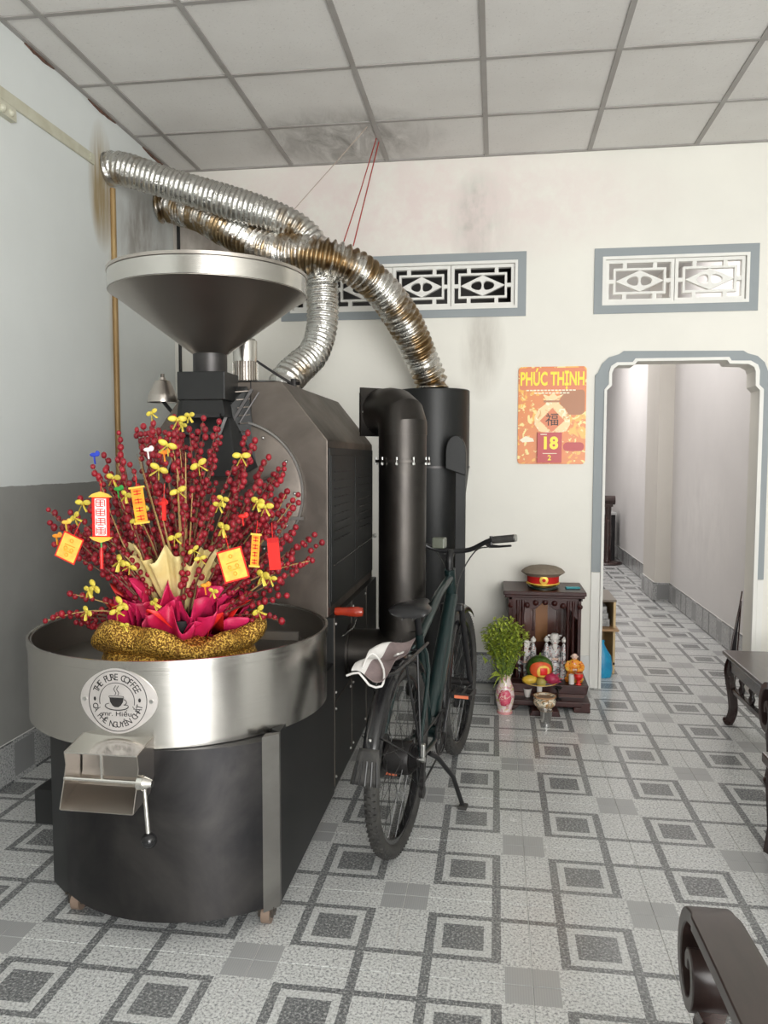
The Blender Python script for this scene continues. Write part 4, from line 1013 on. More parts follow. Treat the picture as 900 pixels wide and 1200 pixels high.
# saddle
bb(MB().tube([SCl, V((.235, 0, .845))], .0135, 12), 'seat_post', m_bikeb, smooth=40)
q = MB(); secs = [(-.135+.235, .070, .030, .868), (-.115+.235, .082, .042, .874), (-.06+.235, .078, .045, .878), (0+.235, .050, .040, .878), (.07+.235, .028, .032, .876), (.13+.235, .020, .024, .872), (.145+.235, .008, .012, .868)]
n = 18
for x, w_, h_, z in secs:
    for k in range(n):
        a = 2*pi*k/n; q.v.append(V((x, w_*cos(a), z+h_*.5*sin(a)*(1 if sin(a) > 0 else 1.2))))
for i in range(len(secs)-1):
    for k in range(n): q.f.append((i*n+k, i*n+(k+1) % n, (i+1)*n+(k+1) % n, (i+1)*n+k))
q.f.append(tuple(range(n))); q.f.append(tuple((len(secs)-1)*n+k for k in range(n)))
sdl = bb(q, 'saddle', m_bikeb, smooth=60)
bb(MB().tube([(.10, .02, .845), (.30, .02, .848)], .004, 8), 'saddle_rail', m_spoke, sdl); bb(MB().tube([(.10, -.02, .845), (.30, -.02, .848)], .004, 8), 'saddle_rail', m_spoke, sdl)
# fenders with flaps
def fender(hub, a0, a1, f0, f1, w_):
    r = WR+.022; q = MB(); n = 40; prof_ = [(-w_, -.022), (-w_*.8, .0), (-w_*.35, .009), (w_*.35, .009), (w_*.8, .0), (w_, -.022)]
    for i in range(n+1):
        a = rad(a0+(a1-a0)*i/n)
        for y, dr in prof_: q.v.append(hub+V(((r+dr)*cos(a), y, (r+dr)*sin(a))))
    for i in range(n):
        for k in range(5): q.f.append((i*6+k, i*6+k+1, (i+1)*6+k+1, (i+1)*6+k))
    o = bb(q, 'fender', m_blackg, smooth=60); solid(o, .002)
    q = MB(); n = 8
    for i in range(n+1):
        t = i/n; a = rad(f0+(f1-f0)*t); ww = w_*(1+.55*t)
        for y in (-1, -.6, -.2, .2, .6, 1): q.v.append(hub+V(((r+.010+.012*t)*cos(a), y*ww, (r+.010+.012*t)*sin(a)))+V((0, 0, 0)))
    for i in range(n):
        for k in range(5): q.f.append((i*6+k, i*6+k+1, (i+1)*6+k+1, (i+1)*6+k))
    fl_ = bb(q, 'mud_flap', m_rubber, o, smooth=60); solid(fl_, .004)
    q = MB(); am = rad((f0+f1)/2)
    for y in (-.8, -.4, 0, .4, .8):
        a = rad(f0+(f1-f0)*.35); b = rad(f1)
        q.tube([hub+V(((r+.016)*cos(a), y*w_*1.2, (r+.016)*sin(a))), hub+V(((r+.026)*cos(b), y*w_*1.5, (r+.026)*sin(b)))], .003, 5)
    bb(q, 'flap_ribs', m_bikeb, fl_, kind='stuff')
    a = rad(f0-6)
    for s_ in (-1, 1): bb(MB().tube([hub+V((0, s_*.07, 0)), hub+V(((r+.002)*cos(a), s_*w_, (r+.002)*sin(a)))], .0028, 6), 'fender_stay', m_bikeb, o)
    bb(MB().sphere(hub+V(((r+.012)*cos(rad(f0-4)), 0, (r+.012)*sin(rad(f0-4)))), .006, 8, 5), 'fender_bolt', m_bolt, o)
fender(RH, 40, 160, 156, 173, .034); fender(FH, 55, 187, 183, 203, .034)
# rack
rk = bb(MB().tube([(.20, .055, .738), (-.24, .06, .736), (-.28, .045, .736), (-.28, -.045, .736), (-.24, -.06, .736), (.20, -.055, .738)], .006, 8), 'rear_rack', m_bikeb, smooth=40)
for x in (-.18, -.06, .08): bb(MB().cyl((x, -.06, .736), (x, .06, .736), .004, 8), 'rack_bar', m_bikeb, rk)
for s_ in (-1, 1):
    for x in (-.13, .02): bb(MB().tube([(x, s_*.062, .736), (.0, s_*.082, .38)], .005, 8), 'rack_strut', m_bikeb, rk)
# bars
stm = bb(MB().tube([HT, V((.80, 0, .985)), V((.81, 0, 1.005)), V((.845, 0, 1.02))], .018, 12), 'stem', m_bikeb, smooth=40)
bar_ = spline([V((.775, .29, 1.10)), V((.80, .19, 1.085)), V((.84, .09, 1.035)), V((.845, 0, 1.025)), V((.84, -.09, 1.035)), V((.80, -.19, 1.085)), V((.775, -.29, 1.10))], .02)
bb(MB().tube(bar_, .011, 12), 'handlebar', m_bikeb, smooth=40)
for s_ in (-1, 1):
    bb(MB().tube([(.795, s_*.205, 1.088), (.775, s_*.305, 1.102)], .017, 16), 'grip', m_rubber, smooth=40)
    bb(MB().cyl((.775, s_*.305, 1.102), (.7735, s_*.312, 1.1025), .017, 16), 'grip_cap', m_bolt)
    bb(MB().tube([(.82, s_*.165, 1.075), (.87, s_*.175, 1.052), (.86, s_*.22, 1.052), (.84, s_*.28, 1.06)], [.012, .010, .006, .005], 8), 'brake_lever', m_bikeb, smooth=40)
    bb(MB().tube(spline([(.86, s_*.18, 1.05), (.92, s_*.10, 1.02), (.91, s_*.03, .90), (.87, s_*.02, .80)], .02), .0032, 6), 'brake_cable', m_rubber)
bb(MB().cbox((.815, .05, 1.065), (.05, .06, .05)), 'display', simple('display_grey', (.13, .14, .11), .3), bevel=.006)
bb(MB().cyl((.80, -.195, 1.065), (.80, -.195, 1.105), .008, 10), 'shifter', m_bikeb)
# crank, chain, pedals
cr = bb(MB().lathe([(.05, 0), (.085, 0), (.085, .003), (.05, .003)], BB+V((0, -.047, 0)), 48, (0, -1, 0)), 'chainring', m_hub, smooth=30)
q = MB()
for k in range(5): a = 2*pi*k/5; q.bar(BB+V((0, -.049, 0)), BB+V((.06*cos(a), -.049, .06*sin(a))), .012, .004, (0, 1, 0))
bb(q, 'spider', m_bikeb, cr, kind='stuff')
bb(MB().lathe([(.086, 0), (.094, 0), (.094, .006), (.086, .006)], BB+V((0, -.052, 0)), 48, (0, -1, 0)), 'chain_guard', m_bikeb, smooth=30)
ca_ = rad(65); tip = BB+V((.17*cos(ca_), 0, .17*sin(ca_)))
for s_ in (-1, 1):
    e = BB+V((s_*-.17*cos(ca_), s_*.075, s_*-.17*sin(ca_)))
    bb(MB().bar(BB+V((0, s_*.065, 0)), e, .024, .014, (0, 1, 0)), 'crank_arm', m_bikeb, bevel=.003)
    pd = bb(MB().holed([[(-.05, -.045), (-.05, .045), (.05, .045), (.05, -.045)], [(-.04, -.034), (-.04, -.006), (.04, -.006), (.04, -.034)], [(-.04, .006), (-.04, .034), (.04, .034), (.04, .006)]], lambda a, b, d: e+V((a, s_*.06+b, d)), -.010, .010), 'pedal', m_hub)
    bb(MB().box(tuple(e+V((-.054, s_*.06-.03, -.006))), tuple(e+V((-.050, s_*.06+.03, .006)))), 'reflector', simple('amber_reflector', (.75, .20, .10), .3) if s_ < 0 else bpy.data.materials['amber_reflector'], pd)
q = MB(); q.tube([BB+V((0, -.05, .086)), RH+V((0, -.06, .045))], .004, 6).tube([BB+V((0, -.05, -.086)), V((.06, -.065, .21)), V((.03, -.065, .24)), RH+V((.03, -.06, -.03))], .004, 6)
bb(q, 'chain', m_spoke, kind='stuff')
bb(MB().bar((.02, -.085, .33), (.02, -.085, .22), .018, .012, (0, 1, 0)).cyl((.02, -.09, .22), (.02, -.075, .22), .024, 14).cyl((.03, -.09, .27), (.03, -.075, .27), .022, 14), 'derailleur', m_hub, smooth=40, kind='stuff')
bb(MB().cbox((.0, -.09, .385), (.02, .016, .05)), 'dropout', m_bolt, bevel=.003)
# kickstand
ks = bb(MB().tube([(.25, -.05, .28), (.29, -.075, .25), (.38, -.12, .14), (.405, -.155, .015)], [.011, .010, .010, .010], 10), 'kickstand', m_bikeb, smooth=40)
bb(MB().cbox((.405, -.158, .008), (.045, .035, .014)), 'stand_foot', m_rubber, ks, bevel=.003)
# cloth over the rack
c4 = [V((-.433, 2.76, .745)), V((-.297, 2.93, .745)), V((-.355, 2.47, .745)), V((-.471, 2.53, .745))]
zr = .752
def cl(s_, t):
    a = c4[0].lerp(c4[1], s_); b = c4[3].lerp(c4[2], s_); p = a.lerp(b, t); return V((p.x, p.y, zr+.012*sin(3*pi*t+s_*2)+.010*sin(2*pi*s_)+.014*(1-t)))
ct = thing('cleaning_cloth', 'mauve cloth with white stripe and hem lying over the bicycle rear rack', 'cloth', (c4[0].x, 2.8, zr))
q = MB(); q2 = MB(); n, m_ = 24, 18
for (qq, s0, s1, dz) in ((q, .40, 1.0, 0), (q2, 0.0, .42, .001)):
    for lay in (0, 1):
        for j in range(m_+1):
            for i in range(n+1): p = cl(s0+(s1-s0)*i/n, j/m_); qq.v.append(p+V((0, 0, dz-lay*.004)))
    L = (n+1)*(m_+1)
    for j in range(m_):
        for i in range(n):
            a = j*(n+1)+i; qq.f.append((a, a+1, a+n+2, a+n+1)); qq.f.append((L+a, L+a+n+1, L+a+n+2, L+a+1))
    for j in range(m_): 
        for i in (0, n): a = j*(n+1)+i; qq.f.append((a, a+n+1, L+a+n+1, L+a))
    for i in range(n):
        for j in (0, m_): a = j*(n+1)+i; qq.f.append((a, a+1, L+a+1, L+a))
q.build('cloth_panel', m_cloth, ct, smooth=60); q2.build('white_stripe', m_clothw, ct, smooth=60)
hem = [cl(-.02, 1.02)+V((-.01, -.01, -.012)), cl(.3, 1.04)+V((0, -.01, .004)), cl(.62, 1.05)+V((0, 0, -.012)), cl(1, 1.04)+V((0, 0, -.018)), cl(.85, .85)+V((0, 0, .012)), cl(.5, .72)+V((0, 0, .022)), cl(.36, .8)+V((0, 0, .02)), cl(.34, .98)+V((0, 0, .01))]
MB().tube(spline(hem, .02), .0038, 8).build('rolled_hem', m_clothw, ct, smooth=60)
MB().tube(spline([cl(.78, .30)+V((0, 0, .01)), cl(.93, .36)+V((0, 0, .014)), cl(.85, .5)+V((0, 0, .012)), cl(.97, .55)+V((0, 0, .01))], .01), .007, 8, flat=.5).build('tassel_print', m_clothw, ct, smooth=60)

# ------------------------------------------------------------------ small floor altar by the doorway
al_ = thing('altar_cabinet', 'small dark red lacquered floor altar cabinet against the back wall', 'altar', (.30, 4.80, 0))
ax0, ax1 = .082, .505; ay1 = 5.040
MB().box((.050, 4.66, .652), (.530, ay1, .676)).box((.058, 4.67, .636), (.522, ay1, .652)).build('top_board', m_shrine, al_, bevel=.004)
MB().box((.078, 4.70, .618), (.512, 4.72, .636)).build('moulding', m_shrine, al_)
for s_, a, b in ((0, ax0, .102), (1, .486, ax1)): MB().box((a, 4.70, .14), (b, ay1-.005, .636)).build('side_panel', m_shrine, al_, bevel=.002)
MB().box((.102, 5.01, .14), (.486, 5.03, .636)).build('back_panel', m_shrine2, al_)
MB().box((.255, 5.003, .30), (.33, 5.012, .58)).build('gilt_panel', simple('gilt_brown', (.22, .085, .02), .35, .2), al_)
MB().box((.102, 4.70, .125), (.486, 5.01, .142)).build('inner_floor', m_shrine, al_)
for x in (.135, .165, .43, .46): MB().lathe([(.010, .14), (.014, .15), (.009, .18), (.012, .35), (.009, .52), (.014, .60), (.011, .618)], (x, 4.72, 0), 14).build('turned_post', m_shrine, al_, smooth=40)
q = MB()   # pierced crest: scalloped valance
pts = [(.102, .618), (.102, .50)]+[(.102+.384*t, .50+.085*abs(sin(pi*t*1))**.5-.02*cos(6*pi*t)) for t in [k/24 for k in range(1, 24)]]+[(.486, .50), (.486, .618)]
q.prism(pts, yfn, 4.712, 4.724); q.build('carved_valance', m_shrine, al_, bevel=.002)
for k, (x, z) in enumerate(((.19, .585), (.24, .60), (.295, .605), (.35, .60), (.40, .585))):
    MB().lathe([(.008, 0), (.018, .004), (.012, .010), (0, .012)], (x, 4.712, z), 10, (0, -1, 0)).build('rosette', m_shrine, al_, smooth=50)
for x in (.225, .365): MB().lathe([(0, .43), (.008, .44), (.004, .45), (.006, .47), (.003, .50), (.003, .56)], (x, 4.70, 0), 10).build('pendant', m_shrine, al_, smooth=40)
MB().prism([(.07, .085), (.06, .14), (.545, .14), (.535, .085)], yfn, 4.60, ay1).build('upper_step', m_shrine, al_, bevel=.006)
MB().prism([(.095, .060), (.085, .085), (.53, .085), (.52, .060)], yfn, 4.62, ay1).build('step_neck', m_shrine2, al_)
lw_ = MB().box((.062, 4.53, .030), (.548, ay1, .062)).build('lower_step', m_shrine, al_, bevel=.006)
for x0, x1 in ((.062, .15), (.455, .548)):
    MB().prism([(x0, 0), (x0, .030), (x1, .030), (x1-.02 if x0 < .2 else x1, .012), (x1-.04 if x0 < .2 else x1, 0)], yfn, 4.53, 4.60).build('scroll_foot', m_shrine, al_, bevel=.005)
    MB().cyl(((x0+.03) if x0 < .2 else (x1-.03), 4.528, .032), ((x0+.03) if x0 < .2 else (x1-.03), 4.60, .032), .022, 18).build('scroll_roll', m_shrine, al_, smooth=40)
for x in (.092, .496): MB().lathe([(0, 0), (.012, .004), (.016, .012), (0, .02)], (x-.0, 4.70, .585), 12, (0, -1, 0)).build('corner_knob', m_shrine, al_, smooth=50)
# peaked cap
HC = V((.288, 4.84, .676))
hc = thing('peaked_cap', 'khaki military peaked cap with red band on top of the altar', 'cap', HC)
MB().lathe([(0, .134), (.045, .133), (.085, .126), (.114, .112), (.129, .098), (.131, .093), (.124, .088), (.108, .078), (.098, .070), (.094, .066)], HC, 56, sx=1, sy=.95).build('crown', m_khaki, hc, smooth=50)
MB().lathe([(.094, .022), (.095, .024), (.096, .066), (.100, .072), (.0985, .074)], HC, 56, sy=.95).build('red_band', m_capband, hc, smooth=50)
MB().lathe([(.0965, .022), (.1005, .023), (.1005, .030), (.0965, .031)], HC, 56, sy=.95).build('gold_piping', m_gold, hc, smooth=50)
q = MB(); n = 20
for i in range(n+1):
    a = rad(200+140*i/n); k = sin(pi*i/n)
    for r, z in ((.094, .026), (.094+.045*k, .026-.024*k)): q.v.append(HC+V((cos(a)*r, sin(a)*r, z)))
for i in range(n): q.f.append((2*i, 2*i+1, 2*i+3, 2*i+2))
solid(q.build('peak', m_peak, hc, smooth=60), .003)
q = MB(); q.tube([HC+V((cos(rad(a))*.101, sin(rad(a))*.097, .034-.010*sin(rad((a-200)/140*180)))) for a in range(200, 341, 10)], .004, 8); q.build('gold_cord', m_gold, hc, smooth=50)
bdg = MB().lathe([(0, 0), (.024, 0), (.026, .003), (.018, .006), (0, .008)], HC+V((0, -.094, .055)), 24, (0, -1, 0)).build('cap_badge', m_gold, hc, smooth=40)
MB().lathe([(0, 0), (.011, 0), (.010, .002), (0, .002)], HC+V((0, -.102, .055)), 16, (0, -1, 0)).build('badge_centre', m_capband, bdg)
MB().lathe([(0, .0), (.088, .0), (.093, .01), (.094, .022), (0, .022)], HC, 40, sy=.95).build('head_band', m_peak, hc, smooth=40)
o = MB().cbox((.462, 4.80, .682), (.085, .032, .012), M4.Rotation(.15, 3, 'Z')).build('plastic_clip', m_cyan, None, bevel=.004, loc=(.462, 4.80, .676)); tag(o, 'small teal plastic piece lying right of the cap on the altar', 'plastic piece')

def figure(name, label, c, h, robe, kind, group=None):
    """small seated glazed figure on a base, height h"""
    c = V(c); t = thing(name, label, 'figurine', c, group=group); k = h/.22
    MB().lathe([(0, 0), (.050*k, 0), (.052*k, .012*k), (.044*k, .018*k), (0, .018*k)], c, 24, sy=.75).build('plinth', robe, t, smooth=40)
    MB().lathe([(0, .016*k), (.046*k, .018*k), (.048*k, .045*k), (.038*k, .075*k), (.036*k, .10*k), (.038*k, .128*k), (.030*k, .148*k), (.014*k, .158*k), (0, .160*k)], c, 26, sy=.72).build('robe', robe, t, smooth=50)
    for s_ in (-1, 1):
        P = spline([c+V((s_*.030*k, 0, .142*k)), c+V((s_*.046*k, -.012*k, .112*k)), c+V((s_*.036*k, -.034*k, .090*k)), c+V((s_*.012*k, -.040*k, .092*k))], .01)
        MB().tube(P, [.012*k+.004*k*i/len(P) for i in range(len(P))], 10).build('sleeve', robe, t, smooth=50)
        MB().sphere(c+V((s_*.006*k, -.042*k, .094*k)), .008*k, 8, 6).build('hand', m_skin, t, smooth=60)
        MB().sphere(c+V((s_*.024*k, -.028*k, .045*k)), .020*k, 12, 8, (1.1, .9, 1)).build('knee', robe, t, smooth=60)
    hd_ = MB(); hz2 = .178*k
    hd_.sphere(c+V((0, -.002, hz2)), .020*k, 16, 12, (.92, .95, 1.12)).sphere(c+V((0, -.021*k, hz2-.001)), .0035*k, 6, 5).sphere(c+V((-.019*k, 0, hz2)), .005*k, 6, 5).sphere(c+V((.019*k, 0, hz2)), .005*k, 6, 5)
    h_ = hd_.build('head', m_skin if kind != 'god' else m_porc, t, smooth=60)
    q = MB()
    for s_ in (-1, 1): q.sphere(c+V((s_*.007*k, -.0185*k, hz2+.003*k)), .002*k, 6, 4)
    q.build('eyes', m_ink, h_, kind='stuff'); MB().cbox(c+V((0, -.019*k, hz2-.008*k)), (.008*k, .003*k, .002*k)).build('mouth', m_redp, h_)
    if kind == 'god':
        MB().lathe([(.021*k, 0), (.023*k, .008*k), (.018*k, .018*k), (.014*k, .028*k), (0, .030*k)], c+V((0, 0, hz2+.010*k)), 16).box(tuple(c+V((-.030*k, .004*k, hz2+.022*k))), tuple(c+V((.030*k, .008*k, hz2+.030*k)))).build('official_hat', m_porc, t, smooth=40)
        MB().lathe([(0, 0), (.006*k, .010*k), (.012*k, .035*k), (.010*k, .045*k), (0, .046*k)], c+V((0, -.024*k, hz2-.055*k)), 12, sy=.5).build('beard', m_porc, t, smooth=50)
    elif kind == 'lotus':
        q = MB()
        for i in range(10):
            a = 2*pi*i/10; q.sphere(c+V((cos(a)*.042*k, sin(a)*.034*k, .018*k)), .014*k, 8, 6, (1, 1, 1.2))
        q.build('lotus_petals', robe, t, smooth=60, kind='stuff')
    return t
st_y = 4.79
figure('earth_god_figurine', 'tall painted porcelain seated figure with beard at centre right of the altar', V((.362, 4.80, .142)), .262, m_robe, 'god')
figure('earth_god_figurine', 'painted porcelain seated figure at left of altar, next to the green basil', V((.188, 4.76, .142)), .225, m_robe, 'god')
figure('buddha_figurine', 'small orange robed seated figure at right end of the altar step', V((.468, 4.68, .142)), .185, m_robe2, 'lotus')
for nm, lb, u, v, h_ in (('child_figurine', 'small white headed child figure left of the tall porcelain figure', 640, 786, .25), ('child_figurine', 'small white headed child figure right of the tall porcelain figure', 660.5, 786, .25), ('child_figurine', 'small white headed child figure behind the melon, by the left figure', 624.5, 786, .245)):
    c = at(u, v, y=4.74 if u < 650 else 4.73); c.z = .142; t = thing(nm, lb, 'figurine', c)
    MB().lathe([(0, 0), (.022, 0), (.024, .02), (.018, h_*.5), (.016, h_*.72), (.008, h_-.038), (0, h_-.036)], c, 18, sy=.85).build('gown', m_robe, t, smooth=50)
    MB().sphere(c+V((0, 0, h_-.018)), .0165, 14, 10).sphere(c+V((0, 0, h_-.001)), .006, 8, 6).build('head', m_porc, t, smooth=60)
for o in list(COL.objects):
    if o.name.startswith(('earth_god', 'buddha')):
        o.scale = (1.18, 1.0, 1.0)
# fruit dish, fruit, bowl, cups, vase
DC = V((.262, 4.572, .110)); DZ = .048
def snap(u, v, y): p = at(u, v, y=y); return p
o = thing('footed_dish', 'white footed porcelain dish holding fruit before the altar figures', 'dish', DC-V((0, 0, DZ)))
MB().lathe([(0, -DZ), (.036, -DZ), (.030, -DZ+.008), (.014, -DZ+.02), (.016, .030), (.05, .036), (.098, .052), (.100, .055), (.095, .055), (.05, .042), (0, .038)], DC, 40).build('dish_bowl', m_porc, o, smooth=40)
MB().lathe([(.097, .0535), (.1012, .0545), (.1012, .0565), (.097, .0565)], DC, 40).build('gilt_rim', m_gold, o)
mc = DC+V((.0, .022, .126))
ml = thing('melon', 'large dark green melon with red good-luck paper on the fruit dish', 'melon', mc-V((0, 0, .076)))
MB().sphere(mc, .078, 28, 18, (1, .95, .98)).build('rind', m_melon, ml, smooth=80)
MB().cyl(mc+V((0, 0, .073)), mc+V((.004, 0, .092)), .004, 8).build('stalk', m_stem, ml)
def decal(name, mat_, a0, a1, z0, z1, r, par, wob=0):
    q = MB(); n = 12
    for i in range(n+1):
        for j in range(n+1):
            s_, t_2 = i/n*2-1, j/n*2-1
            if wob: f = 1/max(1, math.hypot(s_, t_2)); s_ *= f; t_2 *= f
            a = rad((a0+a1)/2+(a1-a0)/2*s_); b = rad((z0+z1)/2+(z1-z0)/2*t_2)
            q.v.append(mc+V((r*cos(b)*sin(a), -r*.95*cos(b)*cos(a), r*.98*sin(b))))
    for i in range(n):
        for j in range(n): q.f.append((i*(n+1)+j, i*(n+1)+j+1, (i+1)*(n+1)+j+1, (i+1)*(n+1)+j))
    return solid(q.build(name, mat_, par, smooth=80), .0008)
decal('red_paper', simple('orange_red_paper', (.72, .10, .03), .4), -50, 60, -30, 42, .0795, ml, 1); decal('gold_disc', m_yelp, -14, 44, -30, 26, .0808, ml, 1); decal('red_character', m_redp, 0, 30, -16, 14, .0820, ml)
def fruit(name, label, c, r, m_, sc, cat, stalk=True, rz=0):
    t = thing(name, label, cat, V(c)-V((0, 0, r*sc[2]))); q = MB().sphere((0, 0, 0), r, 20, 14, sc)
    R_ = M4.Translation(V(c)) @ M4.Rotation(rz, 4, 'Z'); q.v = [R_ @ p for p in q.v]; q.build('fruit_body', m_, t, smooth=80)
    if stalk: MB().cyl(V(c)+V((r*sc[0]*.9*cos(rz), r*sc[0]*.9*sin(rz), .004)), V(c)+V((r*sc[0]*1.15*cos(rz), r*sc[0]*1.15*sin(rz), .010)), .003, 6).build('stalk', m_stem, t)
    return t
fruit('mango', 'yellow mango at the left front of the fruit dish', DC+V((-.058, -.055, .078)), .030, m_mango, (1.5, .95, .85), 'mango', rz=.15)
fruit('pear', 'small greenish pear at the front centre of the fruit dish', DC+V((.004, -.075, .070)), .025, simple('pear_skin', (.42, .30, .08), .4, 0, (.30, .28, .06), 14), (1.15, .95, 1.0), 'pear', rz=-.3)
dfc = DC+V((.066, -.045, .085)); df_ = fruit('dragon_fruit', 'magenta dragon fruit at the right of the fruit dish', dfc, .032, m_dragon, (1.35, .95, .95), 'dragon fruit', rz=-.1)
for k in range(14):
    a = k*2.4; b = -1+2*(k+.5)/14; rr = math.sqrt(1-b*b); p = dfc+V((b*.042, rr*cos(a)*.029, rr*sin(a)*.029)); nn = (p-dfc).normalized()
    MB().add([p+V((0, 0, .007)), p-V((0, 0, .007)), p+nn*.014+V((.012, 0, .002)), p+V((.004, 0, 0))-nn*.002], [(0, 1, 2), (0, 2, 3), (1, 3, 2), (0, 3, 1)]).build('scale', m_dragon, df_)
def bowl(name, label, c, prof_, m_, cat, rim=None):
    t = thing(name, label, cat, c); MB().lathe(prof_, c, 36).build('vessel', m_, t, smooth=40)
    if rim: MB().lathe(rim, c, 36).build('rim', simple('tan_glaze', (.45, .25, .13), .25) if 'tan_glaze' not in bpy.data.materials else bpy.data.materials['tan_glaze'], t, smooth=40)
    return t
MB().prism([(.20, 0), (.215, .030), (.36, .030), (.375, 0)], yfn, 4.44, 4.535).build('front_ledge', m_shrine, al_, bevel=.004)
BC = V((.287, 4.488, .030))
ib = bowl('incense_bowl', 'cream incense bowl with painted dragon band on the lower altar step', BC, [(0, 0), (.040, 0), (.040, .006), (.046, .010), (.062, .030), (.064, .048), (.056, .062), (.060, .072), (.062, .076), (.054, .076), (.048, .062), (0, .060)], m_bowl, 'bowl', [(.0605, .070), (.0645, .072), (.0645, .078), (.0605, .079)])
MB().lathe([(0, .064), (.050, .064), (.050, .066), (0, .067)], BC, 28).build('ash', simple('ash', (.30, .20, .13), .9), ib)
q = MB(); 
for s_ in (-1, 1): pass
cu = bowl('tin_cup', 'small shiny silver cup standing on the floor before the altar', V((.286, 4.335, 0)), [(0, 0), (.026, 0), (.034, .068), (.036, .070), (.033, .070), (.025, .004), (0, .004)], m_silver, 'cup')
bowl('tea_cup', 'small white cup left of the incense bowl', V((.195, 4.60, .062)), [(0, 0), (.014, 0), (.024, .045), (.025, .050), (.022, .050), (.012, .005), (0, .005)], m_porc, 'cup')
bowl('oil_lamp', 'small red and white lamp cup before the orange robed figure', V((.487, 4.615, .142)), [(0, 0), (.016, 0), (.010, .012), (.010, .026), (.022, .036), (.028, .052), (.022, .068), (.020, .068), (.020, .036), (0, .034)], m_redp, 'lamp', [(.019, .066), (.024, .067), (.024, .072), (.019, .072)])
bowl('candle_holder', 'small pale cylinder cup left of the red lamp cup', V((.448, 4.625, .142)), [(0, 0), (.016, 0), (.016, .056), (.013, .056), (.013, .01), (0, .01)], m_porc, 'cup')
fl_t = thing('brass_stand', 'tiny dark metal stand right of the incense bowl', 'stand', (.368, 4.57, .062))
MB().cyl((.368, 4.57, .063), (.368, 4.57, .068), .022, 20).cyl((.368, 4.57, .068), (.368, 4.57, .12), .004, 8).lathe([(0, 0), (.02, .008), (.022, .018), (0, .010)], (.368, 4.57, .118), 18).build('stand_body', m_pipe, fl_t, smooth=40, kind='stuff')
# vase of basil
VC = V((.062, 4.475, 0))
va = thing('floor_vase', 'painted pink and white porcelain vase on the floor left of the altar', 'vase', VC)
MB().lathe([(0, 0), (.042, 0), (.043, .012), (.038, .022), (.050, .065), (.055, .105), (.048, .15), (.034, .185), (.030, .20), (.036, .222), (.044, .232), (.040, .232), (.028, .205), (.026, .19), (0, .05)], VC, 40).build('vase_body', m_vase, va, smooth=50)
MB().lathe([(.0432, .001), (.0445, .002), (.0435, .016), (.0425, .016)], VC, 40).build('pink_foot', simple('pink_glaze', (.62, .28, .28), .25), va)
q = MB(); n = 10
for i in range(n+1):
    a = rad(-42+84*i/n)
    for z in (.055, .075, .10, .125, .145): 
        ww = sin(pi*(z-.045)/.11)**.5; rr = (.0555 if .08 < z < .12 else .052)+.0012
        q.v.append(VC+V((rr*sin(a*ww), -rr*cos(a*ww), z)))
for i in range(n):
    for j in range(4): q.f.append((i*5+j, i*5+j+1, (i+1)*5+j+1, (i+1)*5+j))
solid(q.build('red_flower_print', pattern('vase_flower', (.62, .10, .16), (.75, .45, .40), (.50, .03, .08), 40, .25), va, smooth=60), .0006)
ba = thing('basil_bunch', 'bunch of fresh green basil stems standing in the painted vase', 'plant', VC+V((0, 0, .20)))
random.seed(5); leaf0 = None
lm = MB(); lm.v = [V(p) for p in [(0, 0, 0), (.010, .008, .004), (.022, .009, .005), (.036, 0, -.002), (.022, -.009, .005), (.010, -.008, .004), (.018, 0, 0)]]; lm.f = [(0, 1, 6), (1, 2, 6), (2, 3, 6), (3, 4, 6), (4, 5, 6), (5, 0, 6)]
nl = 0
for i in range(30):
    a = i*2.4; sp_ = .03+.105*math.sqrt((i+.5)/30); top = VC+V((cos(a)*sp_-.008, sin(a)*sp_*.8, random.uniform(.42, .555)-.12*(sp_/.14)**2))
    b0 = VC+V((cos(a)*.012, sin(a)*.012, .12)); mid = b0.lerp(top, .55)+V((0, 0, .03)); mid.x = b0.x+(top.x-b0.x)*.42
    P = spline([b0, mid, top], .03); st = MB().tube(P, .0022, 5).build('stem', m_stem, ba)
    for k in range(10):
        t = 1-k*.058; j = min(int(t*(len(P)-1)), len(P)-2); p = P[j].lerp(P[j+1], t*(len(P)-1)-j)
        sc_ = random.uniform(.6, .95)
        if k == 0: sc_ = .6
        mm = M4.Translation(p) @ M4.Rotation(random.uniform(0, 6.28), 4, 'Z') @ M4.Rotation(random.uniform(-.9, .5), 4, 'Y') @ M4.Diagonal((sc_, sc_, sc_, 1))
        if nl >= 298: continue
        if leaf0 is None: leaf0 = o = lm.build('leaf', m_leaf, st, smooth=60, local=True)
        else: o = leaf0.copy(); COL.objects.link(o); o.parent = st
        o.matrix_basis = world_of(st).inverted() @ mm; nl += 1
q = MB()
for i in range(1150):
    a = random.uniform(0, 6.28); rr = .135*math.sqrt(random.random()); h = random.random()
    c = VC+V((cos(a)*rr*(.62+.38*h)-.008, sin(a)*rr*.75*(.6+.4*h), .33+.225*h-.10*(rr/.135)**2*h)); sc_ = random.uniform(.55, .9)
    mm = M4.Translation(c) @ M4.Rotation(random.uniform(0, 6.28), 4, 'Z') @ M4.Rotation(random.uniform(-1.0, .6), 4, 'Y') @ M4.Diagonal((sc_, sc_, sc_, 1))
    q.add([mm @ p for p in lm.v], lm.f)
q.build('small_leaves', m_leaf, ba, smooth=60, kind='stuff')
for (dx, dz, ln) in ((-.07, .22, .09), (-.04, .17, .07), (-.055, .25, .08)):
    p = VC+V((-.02, -.035, .225)); e = VC+V((dx-.03, -.05, dz-.02)); q = MB(); m2 = p.lerp(e, .5)+V((0, 0, .02))
    q.add([p, m2+V((0, -.006, .008)), e, m2+V((0, .006, -.010))], [(0, 1, 2, 3)]); solid(q.build('drooping_leaf', m_leaf, ba), .0008)

